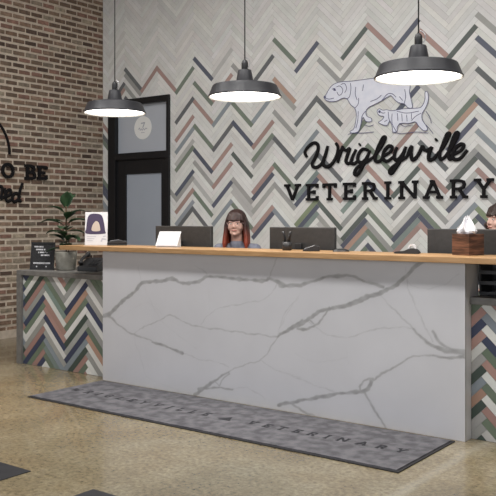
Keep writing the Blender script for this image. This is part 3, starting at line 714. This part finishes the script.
# ------------------------------------------------------------------ floor mat and dark floor tiles
def build_mat():
    x0, x1, y0, y1 = -5.08, -1.972, 3.967, 4.735
    t = tag(empty('floor_mat', (x0, y0, 0)), 'long grey entrance mat with dark lettering lying along the marble counter', 'mat')
    L, D = x1-x0, y1-y0
    obj('rubber_border', bx(0, L, 0, D, .0, .006), M['matedge'], t)
    obj('carpet_top', bx(.018, L-.018, .018, D-.018, .0062, .012), M['carpet'], t)
    bm = nb(); mp = lambda u, v, q: (u, v, q)
    def word(wd, a, b, z, h, th):
        tot = sum(WIDTH[c] for c in wd)*h; gap = ((b-a)-tot)/(len(wd)-1); x = a
        for c in wd:
            bm = nb(); slab(bm, c, x, z, h, WIDTH[c]*h, th, mp, .0123, .013); obj('letter', bm, M['matink'], t); x += WIDTH[c]*h+gap
    word('WRIGLEYVILLE', .10, 1.50, .325, .075, .016)
    word('VETERINARY', 1.84, 2.98, .325, .075, .016)
    bm = nb(); prism(bm, [(1.62,.31),(1.72,.31),(1.67,.40)], mp, .0122, .0135)
    obj('triangle_mark', bm, M['matink'], t)
build_mat()
for x, lab in ((-4.03,'dark square floor inlay at the left picture edge'),(-3.08,'dark square floor inlay, right of the other one, at the bottom edge')):
    o = obj('floor_inlay', bx(0, .462, -.46, 0, 0, .003), M['darktile'], loc=(x, 2.81, .0005)); tag(o, lab, 'floor tile', 'dark square inlays in the floor')

# ------------------------------------------------------------------ things on the left low desk
def letter_board():
    x, z = on_y(41.2, 268, 5.0)
    t = empty('letter_board', (x, 5.0, .880), math.radians(22)); tag(t, 'small black letter board with white text, standing left of the plant', 'letter board', )
    w, h = .245, .262; tilt = Matrix.Rotation(math.radians(-8), 4, 'X')
    f = nb()
    for a in ((-w/2,w/2,0,.018,0,.014),(-w/2,w/2,0,.018,h-.014,h),(-w/2,-w/2+.014,0,.018,.014,h-.014),(w/2-.014,w/2,0,.018,.014,h-.014)): box(f, *a, mx=tilt)
    obj('frame', f, M['black'], t)
    b = nb(); box(b, -w/2+.014, w/2-.014, .006, .014, .014, h-.014, mx=tilt); l = b; r = random.Random(4)
    for row, (a, bb) in enumerate(((-.09,-.005),(-.07,.02),(-.045,.05),(-.015,.075))):
        x = a
        while x < bb:
            wv = r.uniform(.007,.012); box(l, x, x+wv, .004, .006, h-.05-row*.027, h-.036-row*.027, mi=1, mx=tilt); x += wv+r.choice([.003,.003,.009])
    for k in range(17): box(l, -.09+k*.0105, -.083+k*.0105, .004, .006, .055, .071, mi=1, mx=tilt)
    for q in (-.06,.04): box(l, q, q+.012, .004, .006, .024, .036, mi=1, mx=tilt)
    obj('felt', l, [M['felt'], M['paper']], t)
    e = nb(); box(e, -.02, .02, .03, .075, 0, .006); box(e, -.02, .02, .072, .078, 0, .10); obj('easel', e, M['black'], t)
letter_board()
def plant():
    Y = 5.10
    x, _ = on_y(66, 260, Y)
    t = empty('potted_plant', (x, Y, .880)); tag(t, 'broad-leaved green plant in a grey concrete pot, on the left desk', 'potted plant')
    p = nb(); lathe(p, [(.075,0),(.088,.01),(.102,.16),(.104,.175),(.092,.175),(.09,.15)], 32, cap=False); 
    lathe(p, [(.001,0),(.075,0)], 32, cap=False); lathe(p, [(.09,.15),(.001,.151)], 32, cap=False)
    obj('pot', p, M['pot'], t, True)
    s = nb(); lathe(s, [(.0885,.152),(.05,.158),(.002,.16)], 24, cap=False); obj('soil', s, M['soil'], t, True)
    st = nb(); tube(st, smooth_path([(0,0,.155),(.006,.0,.26),(-.005,.005,.38),(.004,0,.50),(0,0,.60)],5), .007, 8)
    tube(st, smooth_path([(.02,.01,.155),(.03,.01,.25),(.022,.01,.33)],4), .005, 8); obj('stem', st, M['stem'], t, True)
    r = random.Random(12)
    # view-right axis is (.8,.6): leaves by (angle around, height, length, droop)
    right = math.atan2(.6,.8)
    LV = [(right+.1,.46,.25,-.05),(right+math.pi,.44,.26,.05),(right+1.4,.55,.22,1.1),(right-1.2,.56,.20,1.2),(right+.3,.36,.20,-.1),(right+math.pi-.3,.34,.22,.05),(right-.5,.30,.18,-.1),(right+2.4,.29,.18,.2),
          (right+.4,.50,.20,.35),(right+math.pi+.5,.52,.20,.45),(right-1.6,.38,.20,.1),(right+1.7,.36,.2,.2),(right+.2,.22,.20,-.25),(right+3.3,.20,.22,-.2),(right-1.0,.22,.18,-.1),(right+2.0,.24,.18,.1),(right+.8,.58,.19,.9),(right-.2,.42,.22,.3),(right+math.pi+.2,.40,.22,.35),(right-.9,.46,.20,.5),(right-1.9,.30,.20,.35),(right-.7,.26,.2,.4),(right+2.9,.26,.2,.4),(right-1.4,.18,.17,.5)]
    for az, h, ln, el in LV:
        bm = nb(); n = 9; rows = []
        d = Vector((math.cos(az), math.sin(az), 0)); sd_ = Vector((-math.sin(az), math.cos(az), 0))
        p = Vector((0,0,h)); e = el+.35
        for i in range(n+1):
            q = i/n; wd = 0.004 if q < .14 else .056*math.sin(math.pi*min(1,(q-.16)/.84)**.8)+.002
            dirv = d*math.cos(e)+Vector((0,0,math.sin(e))); up = (-d*math.sin(e)+Vector((0,0,math.cos(e))))
            rows.append([bm.verts.new(p+sd_*wd+up*wd*.25), bm.verts.new(p), bm.verts.new(p-sd_*wd+up*wd*.25)])
            p = p+dirv*(ln/n); e -= .10
        for a, b in zip(rows, rows[1:]):
            bm.faces.new((a[0],a[1],b[1],b[0])); bm.faces.new((a[1],a[2],b[2],b[1]))
        o = obj('leaf', bm, M['leaf'], t, True)
        s_ = o.modifiers.new('thickness','SOLIDIFY'); s_.thickness = .0015
plant()
def desk_phone():
    Y = 5.18; x, _ = on_y(92, 262, Y)
    t = empty('desk_phone', (x, Y, .880), .35); tag(t, 'dark desk telephone on the left desk between plant pot and counter', 'telephone')
    b = nb(); prism(b, [(-.10,0),(.10,0),(.10,.12),(-.10,.04)], lambda u, v, q: (q, u, v), -.10, .10); obj('base', b, M['black'], t, bevel=.006)
    h = nb(); tube(h, smooth_path([(-.075,-.08,.07),(-.078,-.05,.105),(-.078,.02,.135),(-.075,.075,.15)],5), [.024]*3+[.014]*10+[.024]*3, 12); obj('handset', h, M['black'], t, True)
    k = nb()
    for i in range(3):
        for j in range(4): 
            yy = -.06+j*.028; box(k, -.01+i*.03, .010+i*.03, yy, yy+.018, .040+(yy+.1)*.4, .052+(yy+.1)*.4)
    obj('keypad', k, M['felt'], t)
desk_phone()

# ------------------------------------------------------------------ things on the oak top
ZT = MZ+.0395
VR = math.atan2(.6,.8)
def photo_sign():
    Y = 4.93; x, _ = on_y(96, 230, Y)
    t = empty('counter_sign', (x, Y, ZT), VR); tag(t, 'white upright card with a dark lantern shaped picture, at the left of the oak top', 'sign card')
    w, h = .198, .292
    tl = Matrix.Rotation(math.radians(-5), 4, 'X')
    b = nb(); box(b, -w/2, w/2, 0, .006, 0, h, mx=tl); box(b, -w/2, w/2, .006, .07, 0, .004); g = b
    mp = lambda u, v, q: tl @ Vector((u, -q, v))
    p = nb(); prism(p, smooth_path([(-.085,.10),(.07,.10),(.078,.13),(.055,.245),(.02,.275),(-.045,.275),(-.075,.245),(-.088,.15)],4,True), mp, .0003, .0012)
    obj('picture', p, M['print'], t)
    c = nb(); prism(c, smooth_path([(-.035,.125),(.03,.125),(.034,.15),(.022,.195),(.0,.212),(-.022,.195),(-.038,.16)],4,True), mp, .0014, .002); obj('picture_centre', c, M['cream'], t)
    ribbon(g, [(.045,.03),(.055,.055),(.085,.05)], .012, mp, .0003, .001, 1); ribbon(g, [(.06,.075),(.085,.08)], .008, mp, .0003, .001, 1)
    for k in range(3): ribbon(g, [(-.08,.075-k*.018),(.0-k*.015,.075-k*.018)], .005, mp, .0003, .001, 1)
    obj('card', g, [M['paper'], M['print_light']], t)
photo_sign()
def leaflets():
    Y = 4.93; x, _ = on_y(168, 240, Y)
    t = empty('leaflet_holder', (x, Y, ZT), VR-.30); tag(t, 'tilted white card holder with small print, before the left monitor', 'card holder')
    tl = Matrix.Rotation(math.radians(-32), 4, 'X')
    b = nb(); prism(b, [(-.02,0),(.07,0),(.07,.012),(.062,.10),(.055,.10),(-.02,.012)], lambda u, v, q: (q, u, v), -.095, .085); obj('holder', b, M['paper'], t)
    mp = lambda u, v, q: Vector((u, -.022+v*.63, .006+v*.80)) + Vector((0,-.8,.6))*(q+.004)
    c = nb(); prism(c, [(-.100,.002),(.090,.002),(.090,.145),(-.100,.145)], mp, .0, .004); g = c
    for k, (a, bb) in enumerate(((-.08,-.03),(.0,.07),(-.06,.0),(.01,.06))): ribbon(g, [(a,.10-(k//2)*.05),(bb,.10-(k//2)*.05)], .012, mp, .0042, .0046, 1)
    ribbon(g, [(-.09,.01),(.08,.01)], .008, mp, .0042, .0046, 1)
    obj('cards', c, [M['paper'], M['print_light']], t)
leaflets()
def stapler():
    Y = 4.98; x, _ = on_y(117, 240, Y)
    t = empty('stapler', (x, Y, ZT), VR+.12); tag(t, 'black stapler lying on the oak top right of the upright card', 'stapler')
    obj('base', bx(-.085,.085,-.02,.02,0,.010), M['black'], t, bevel=.003)
    b = nb(); prism(b, [(-.085,.014),(.083,.014),(.085,.035),(.02,.05),(-.06,.038),(-.085,.024)], lambda u, v, q: (u, q, v), -.017, .017); obj('arm', b, M['black'], t, bevel=.005)
    b = nb(); prism(b, [(-.06,.0385),(.02,.0505),(.02,.053),(-.06,.041)], lambda u, v, q: (u, q, v), -.009, .009); obj('top_strip', b, M['chrome'], t)
stapler()
def pen_cup():
    Y = 4.95; x, _ = on_y(287, 240, Y)
    t = empty('pen_cup', (x, Y, ZT)); tag(t, 'small black pen cup in front of the middle monitor', 'pen cup')
    b = nb(); lathe(b, [(.028,0),(.034,.002),(.036,.062),(.033,.062),(.031,.006),(.0012,.005)], 28, cap=False); lathe(b, [(.001,0),(.028,0)], 28, cap=False); obj('cup', b, M['black'], t, True)
    for k, (a, bb, r, lab) in enumerate((((-.012,.0),(-.034,.0),.0095,'leaning left'),((.010,.004),(.024,.01),.0095,'leaning right'),((.0,-.008),(.026,-.012),.004,'thin, in front'),((-.008,.01),(-.026,.014),.004,'thin, at the back'))):
        p = nb(); h = (.138,.138,.11,.115)[k]
        tube(p, [(x+a[0], Y+a[1], ZT+.008), (x+a[0]*.2+bb[0]*.8, Y+bb[1], ZT+h*.86), (x+bb[0], Y+bb[1], ZT+h)], [r*.6, r, r*1.15], 10)
        o = obj('pen', p, M['black'], None, True); tag(o, 'black pen standing in the pen cup, '+lab, 'pen', 'pens in the pen cup')
pen_cup()
def terminal():
    Y = 4.93; x, _ = on_y(311, 245, Y)
    t = empty('card_terminal', (x, Y, ZT), VR-.1); tag(t, 'dark wedge card terminal with light top, right of the pen cup', 'card terminal')
    b = nb(); prism(b, [(-.06,0),(.062,0),(.062,.034),(.03,.040),(-.055,.012)], lambda u, v, q: (u, q, v), -.035, .035); obj('body', b, M['black'], t, bevel=.003)
    b = nb(); prism(b, [(-.048,.0165),(.028,.042),(.028,.0435),(-.048,.018)], lambda u, v, q: (u, q, v), -.028, .028); obj('keypad', b, M['yellow'], t)
terminal()
def mouse(px, Y, name, lab, cat, ln=.055, h=.028, rz=0):
    x, _ = on_y(px, 245, Y)
    b = nb(); ellipsoid(b, (0,0,0), (ln, .032, h)); bmesh.ops.bisect_plane(b, geom=b.verts[:]+b.edges[:]+b.faces[:], plane_co=(0,0,0), plane_no=(0,0,-1), clear_outer=True)
    bmesh.ops.holes_fill(b, edges=b.edges[:])
    o = obj(name, b, M['black'], None, True, loc=(x, Y, ZT)); o.rotation_euler = (0,0,rz); tag(o, lab, cat)
mouse(341, 4.98, 'computer_mouse', 'flat black computer mouse on the oak top right of the middle monitor', 'mouse', .06, .022, VR)
def tape():
    Y = 4.95; x, _ = on_y(407, 248, Y)
    t = empty('tape_dispenser', (x, Y, ZT), .15); tag(t, 'low black tape dispenser on the oak top under the lettering, left of the right monitor', 'tape dispenser')
    b = nb(); prism(b, smooth_path([(-.075,0),(.075,0),(.078,.02),(.055,.036),(.02,.034),(-.02,.018),(-.07,.014)],3,True), lambda u, v, q: (u, q, v), -.022, .022); obj('body', b, M['black'], t)
    r = nb(); 
    mp = lambda u, v, q: (u, q, v)
    ribbon(r, [(.035+.022*math.cos(a), .036+.022*math.sin(a)) for a in np.linspace(0,2*math.pi,24,endpoint=False)], .012, mp, -.009, .009, closed=True); obj('tape_roll', r, M['paper'], t)
tape()
def tissue_box():
    Yn = 5.0; x, _ = on_y(468, 245, Yn)
    t = empty('tissue_box', (x, Yn, ZT), math.radians(-20)); tag(t, 'square walnut tissue box on the oak top before the right monitor', 'tissue box')
    a = .070
    b = nb()
    for q in ((-a,a,-a,-a+.008),(-a,a,a-.008,a),(-a,-a+.008,-a+.008,a-.008),(a-.008,a,-a+.008,a-.008)): box(b, q[0],q[1],q[2],q[3],0,.126)
    obj('box_body', b, M['walnut'], t, bevel=.0015)
    l = nb(); R = .028; n = 32
    for k in range(n):
        a0, a1 = 2*math.pi*k/n, 2*math.pi*(k+1)/n
        def sqp(an):
            c, s = math.cos(an), math.sin(an); m = max(abs(c), abs(s)); return (a*c/m, a*s/m)
        p0, p1 = sqp(a0), sqp(a1); q0, q1 = (R*1.5*math.cos(a0), R*math.sin(a0)), (R*1.5*math.cos(a1), R*math.sin(a1))
        for z, fl in ((.134,0),(.126,1)):
            vs = [l.verts.new((*p, z)) for p in (p0, p1, q1, q0)]; l.faces.new(vs if not fl else vs[::-1])
        l.faces.new([l.verts.new(v) for v in ((*p0,.126),(*p1,.126),(*p1,.134),(*p0,.134))])
        l.faces.new([l.verts.new(v) for v in ((*q0,.134),(*q1,.134),(*q1,.126),(*q0,.126))])
    bmesh.ops.remove_doubles(l, verts=l.verts, dist=1e-5)
    obj('lid', l, M['walnut'], t)
    s = nb(); n = 40; rings = []; rr = random.Random(8)
    ph = [rr.uniform(0,6) for _ in range(4)]
    for i in range(13):
        q = i/12; z = .06+q*.165; ring = []
        rad = (.02+.030*min(1,q*2.5)) if q < .55 else .050*(1-((q-.55)/.45))**.55+.008
        for k in range(n):
            an = 2*math.pi*k/n; f = 1+.30*math.sin(2*an+ph[0]+q*2)+.22*math.sin(5*an+ph[1]-q*3)+.16*math.sin(9*an+ph[3]+q*4)
            f2 = rad*f; 
            if z < .14: f2 = min(f2, .022)
            ring.append(s.verts.new((f2*1.2*math.cos(an)-.012*q, f2*.8*math.sin(an), z+.022*math.sin(3*an+ph[2])*q*q+.010*math.sin(7*an)*q)))
        rings.append(ring)
    for a_, b_ in zip(rings, rings[1:]):
        for k in range(n): s.faces.new((a_[k], a_[(k+1)%n], b_[(k+1)%n], b_[k]))
    s.faces.new(rings[-1])
    o = obj('tissue', s, M['tissue'], None, False); o.location = (x, Yn, ZT); o.rotation_euler = (0,0,math.radians(-20)); tag(o, 'white crumpled tissue pulled up out of the walnut box', 'tissue')
tissue_box()

# black letter trays on the right low desk
def trays():
    t = empty('letter_tray', (-1.738, 4.96, .880)); tag(t, 'black three-tier file tray on the right low desk under the oak top', 'letter tray')
    for z, nm in ((.004,'lower_tray'),(.070,'middle_tray'),(.136,'upper_tray')):
        b = nb(); box(b, -.17, .33, 0, .23, z, z+.006)
        box(b, -.17, .33, .224, .23, z+.006, z+.065); box(b, -.17, -.164, 0, .224, z+.006, z+.0655); box(b, .324, .33, 0, .224, z+.006, z+.045); box(b, -.164, .324, 0, .005, z+.006, z+.022)
        obj(nm, b, M['black'], t)
    for x in (-.164, .319):
        for y in (.006, .215): obj('upright', bx(x, x+.005, y, y+.005, 0, .18), M['black'], t)
    for z, nm, lab in ((.0105,'paper_stack','sheets of paper lying in the lowest file tray'),(.0765,'paper_stack','sheets of paper lying in the middle file tray')):
        o = obj(nm, bx(-1.738-.15,-1.738+.30,4.975,5.165,.880+z,.880+z+.006), M['print_light']); tag(o, lab, 'paper', 'papers in the file trays')
    c = nb(); tube(c, smooth_path([(-1.84,4.93,.886),(-1.78,4.90,.886),(-1.70,4.92,.886),(-1.62,4.90,.886),(-1.5,4.93,.886),(-1.3,4.92,.886)],6), .006, 8)
    o = obj('cable', c, M['black'], None, True); tag(o, 'black cable lying on the right low desk before the file tray', 'cable')
trays()

# ------------------------------------------------------------------ people and chairs
def office_chair(loc, rz, label):
    t = empty('office_chair', loc, rz); tag(t, label, 'office chair', 'office chairs behind the counter')
    s = nb(); ellipsoid(s, (0,-.02,.505), (.24,.24,.05)); obj('seat', s, M['fabric'], t, True)
    b = nb(); ellipsoid(b, (0,.245,.80), (.20,.035,.22)); obj('backrest', b, M['fabric'], t, True)
    p = nb(); tube(p, smooth_path([(0,.10,.45),(0,.26,.48),(0,.30,.62),(0,.285,.78)],5), .018); obj('back_bar', p, M['black'], t, True)
    g = nb(); lathe(g, [(.028,.10),(.028,.30),(.016,.30),(.016,.45)], 16); obj('gas_column', g, M['chrome'], t, True)
    for k in range(5):
        a = 2*math.pi*k/5+.3; l = nb(); tube(l, [(0,0,.115),(.15*math.cos(a),.15*math.sin(a),.10),(.30*math.cos(a),.30*math.sin(a),.07)], [.022,.018,.013]); o = obj('base_arm', l, M['black'], t, True)
        c = nb(); ellipsoid(c, (.30*math.cos(a),.30*math.sin(a),.031), (.03,.03,.03), u=14, v=10); obj('castor', c, M['black'], o, True)
def hand(bm, side, wrist):
    """relaxed, curled hand; fingers run towards -Y"""
    w = Vector(wrist); s = side
    ellipsoid(bm, w+Vector((0,-.045,-.004)), (.040,.050,.015))
    for k, (fx, ln) in enumerate(((-.028,.070),(-.010,.078),(.009,.073),(.027,.058))):
        fx *= -s
        a = w+Vector((fx,-.080,0)); b = a+Vector((0,-ln*.42,.004)); c = b+Vector((0,-ln*.32,-.010)); d = c+Vector((0,-ln*.22,-.014))
        capsule(bm, a, b, .0092, .0085, 4, 10); capsule(bm, b, c, .0085, .0078, 4, 10); capsule(bm, c, d, .0078, .007, 4, 10)
    a = w+Vector((-s*.032,-.025,-.002)); b = a+Vector((-s*.026,-.028,-.004)); c = b+Vector((-s*.008,-.026,-.004))
    capsule(bm, a, b, .012, .010, 4, 10); capsule(bm, b, c, .010, .0085, 4, 10)
def person(loc, rz, label, hairm, shirtm, long_hair=True, glasses=True):
    t = empty('person', loc, rz); tag(t, label, 'person', 'people behind the counter')
    hx, hy, hz = 0, -.10, 1.312                     # head centre
    bm = nb()
    ellipsoid(bm, (hx, hy+.012, hz+.030), (.073,.092,.085))        # skull
    ellipsoid(bm, (hx, hy-.018, hz-.020), (.067,.068,.078))        # face
    ellipsoid(bm, (hx, hy-.046, hz-.072), (.047,.036,.031))        # jaw and chin
    ellipsoid(bm, (hx, hy-.078, hz-.088), (.018,.014,.014))
    for s in (-1,1):
        ellipsoid(bm, (hx+s*.038, hy-.052, hz-.028), (.027,.024,.028))   # cheeks
        ellipsoid(bm, (hx+s*.074, hy+.008, hz-.006), (.009,.018,.030), (0,0,s*.3))  # ears
        ellipsoid(bm, (hx+s*.030, hy-.074, hz+.026), (.024,.012,.008))   # brow
    capsule(bm, (hx, hy-.082, hz+.012), (hx, hy-.098, hz-.022), .007, .011)  # nose
    for s in (-1,1): ellipsoid(bm, (hx+s*.010, hy-.088, hz-.027), (.008,.009,.007))
    ellipsoid(bm, (hx, hy-.080, hz-.052), (.022,.010,.006)); ellipsoid(bm, (hx, hy-.078, hz-.062), (.018,.010,.007))  # lips
    capsule(bm, (0,-.06,1.10), (hx, hy+.02, hz-.05), .058, .050)    # neck
    capsule(bm, (-.14,-.045,1.085), (.14,-.045,1.085), .052, .052)
    ellipsoid(bm, (0,-.04,.97), (.165,.105,.17)); ellipsoid(bm, (0,-.01,.80), (.135,.10,.14)); ellipsoid(bm, (0,.0,.665), (.17,.125,.11))
    for s in (-1,1):
        capsule(bm, (s*.165,-.045,1.08), (s*.235,-.10,.86), .050, .040)
        capsule(bm, (s*.235,-.10,.86), (s*.12,-.31,.805), .038, .026)
        hand(bm, s, (s*.11,-.325,.797))
        capsule(bm, (s*.09,.0,.635), (s*.12,-.42,.60), .080, .058)
        capsule(bm, (s*.12,-.42,.60), (s*.12,-.40,.12), .052, .034)
        ellipsoid(bm, (s*.12,-.46,.045), (.042,.115,.043))
    remeshed('body', bm, M['skin'], t, .0055, 3)
    # eyes, lips
    for s in (-1,1):
        e = nb(); ellipsoid(e, (hx+s*.029, hy-.0755, hz+.005), (.0115,.0055,.0055), u=16, v=10); o = obj('eye', e, M['eyewhite'], t, True)
        i = nb(); ellipsoid(i, (hx+s*.029, hy-.0800, hz+.005), (.0048,.0022,.0048), u=12, v=8); obj('iris', i, M['iris'], o, True)
        b = nb(); tube(b, smooth_path([(hx+s*.014,hy-.087,hz+.027),(hx+s*.030,hy-.086,hz+.031),(hx+s*.048,hy-.074,hz+.026)],4), .0022, 8); obj('eyebrow', b, hairm, t, True)
    l = nb(); tube(l, smooth_path([(-.022,hy-.0835,hz-.056),(-.010,hy-.0905,hz-.053),(0,hy-.091,hz-.055),(.010,hy-.0905,hz-.053),(.022,hy-.0835,hz-.056)],4), .0036, 8); obj('lips', l, M['lip'], t, True)
    if glasses:
        g = nb()
        for s in (-1,1):
            c = Vector((hx+s*.031, hy-.097, hz+.004))
            tube(g, [c+Vector((.026*math.cos(a), abs(math.cos(a))*.004, .021*math.sin(a))) for a in np.linspace(0,2*math.pi,25)], .0022, 8)
            tube(g, [c+Vector((s*.026,.004,.008)), (hx+s*.076,hy-.06,hz+.012), (hx+s*.080,hy+.01,hz+.010)], .0018, 8)
        tube(g, [(-.006,hy-.100,hz+.008),(0,hy-.102,hz+.010),(.006,hy-.100,hz+.008)], .002, 8)
        o = obj('glasses', g, M['specs'], t, True); o['label'] = 'thin light spectacle frame'
    # hair: cap, fringe and locks
    h = nb()
    ellipsoid(h, (hx, hy+.026, hz+.046), (.093,.104,.094))
    ellipsoid(h, (hx, hy+.055, hz-.01), (.082,.070,.10))
    for k in range(9):                                        # fringe strands over the forehead
        u = -1+2*k/8
        capsule(h, (hx+u*.050, hy-.036, hz+.098-.015*u*u), (hx+u*.068, hy-.086+.030*u*u, hz+.036+.006*math.sin(k*3)), .020, .010)
    L_ = -.24 if long_hair else -.05
    for s in (-1,1):
        for k in range(5):
            yy = hy-.035+k*.022; 
            wv = .004*math.sin(k*2.1)
            pts = smooth_path([(s*.070, yy+.025, hz+.060),(s*.085, yy+.022, hz+.0),(s*(.090+wv), yy+.015, hz-.07),(s*(.098+wv), yy-.002, hz+L_*.62),(s*(.100-wv), yy-.022, hz+L_)], 4)
            n = len(pts); tube(h, pts, [.017+.004*math.sin(math.pi*i/(n-1)) if i < n-3 else .017*(n-i)/4 for i in range(n)], 10)
    if long_hair:
        for k in range(6):
            u = -1+2*k/5; pts = smooth_path([(u*.06,hy+.10,hz+.03),(u*.075,hy+.12,hz-.08),(u*.085,hy+.11,hz-.20)],4); tube(h, pts, .026, 10)
    o = remeshed('hair', h, hairm, t, .0055, 2)
    o['label'] = 'long dark hair turning copper red towards the ends' if long_hair else 'short dark brown hair'
    # shirt
    c = nb()
    capsule(c, (-.14,-.043,1.083), (.14,-.043,1.083), .060, .060)
    ellipsoid(c, (0,-.04,.97), (.175,.116,.175)); ellipsoid(c, (0,-.01,.80), (.148,.114,.15)); ellipsoid(c, (0,.0,.70), (.172,.13,.10))
    for s in (-1,1):
        capsule(c, (s*.165,-.045,1.08), (s*.235,-.10,.86), .060, .051)
        capsule(c, (s*.235,-.10,.86), (s*.205,-.155,.845), .049, .045)
    capsule(c, (0,-.055,1.10), (0,-.068,1.135), .066, .062)
    obj_sh = remeshed('shirt', c, shirtm, t, .007, 3)
    p = nb(); ellipsoid(p, (0,.0,.66), (.178,.134,.108))
    for s in (-1,1):
        capsule(p, (s*.09,.0,.635), (s*.12,-.42,.60), .087, .066); capsule(p, (s*.12,-.42,.60), (s*.12,-.405,.16), .060, .046)
    remeshed('trousers', p, M['trousers'], t, .009, 3)
    for s in (-1,1):
        q = nb(); ellipsoid(q, (s*.12,-.46,.046), (.048,.125,.045)); obj('shoe', q, M['black'], t, True)
dx, dy = ray(231.5); Yp = 5.86
xp = dx/dy*(Yp-.10)
person((xp, Yp, 0), math.radians(26), 'person with long dark-to-red hair and glasses sitting behind the counter', M['hair_red'], M['shirt'])
office_chair((xp, Yp+.0, 0), math.radians(26), 'black office chair under the red-haired person')
dx, dy = ray(505); Yp = 6.2; xq = dx/dy*(Yp-.10)
person((xq, Yp, .04), math.radians(-32), 'person with dark hair, only the side of the face showing at the right picture edge', M['hair_brown'], M['shirt2'], False, False)
office_chair((xq, Yp, .04), math.radians(-32), 'black office chair under the person at the right edge')

# ------------------------------------------------------------------ light
def area(name, loc, rot, sx, sy, e, col=(1,1,1)):
    l = bpy.data.lights.new(name, 'AREA'); l.shape = 'RECTANGLE'; l.size = sx; l.size_y = sy; l.energy = e; l.color = col
    o = bpy.data.objects.new(name, l); C.objects.link(o); o.location = loc; o.rotation_euler = rot; return o
# recessed ceiling panels over the customer side, added lights over the staff side
for x in (-5.9, -3.2, -.6):
    area('unseen_ceiling_light', (x, 2.9, ZC-.01), (0,0,0), 1.2, .6, 80, (1,.985,.965))
for x in (-4.4, -2.0, .4):
    area('unseen_ceiling_light', (x, 4.7, ZC-.01), (0,0,0), 1.2, .6, 27, (1,.985,.965))  # unseen row added to brighten the tiled wall
# daylight from the shop front behind the viewer
area('shopfront_daylight', (-1.5, -5.3, 2.2), (math.radians(90),0,0), 9, 3.6, 165, (.93,.96,1))
w = bpy.data.worlds.new('world'); bpy.context.scene.world = w; w.use_nodes = True
w.node_tree.nodes['Background'].inputs[0].default_value = (.85,.9,1,1); w.node_tree.nodes['Background'].inputs[1].default_value = .55

cam = bpy.data.cameras.new('camera'); co = bpy.data.objects.new('camera', cam); C.objects.link(co)
co.location = (0,0,CH); co.rotation_euler = (math.radians(90), 0, math.atan2(.6,.8))
cam.sensor_width = 36; cam.lens = F/496*36; cam.shift_y = -(248-HY)/496; cam.clip_end = 60
sc = bpy.context.scene; sc.camera = co
sc.view_settings.view_transform = 'Standard'; sc.view_settings.look = 'None'; sc.view_settings.gamma = 1; sc.view_settings.exposure = 0
sc.view_settings.use_curve_mapping = False
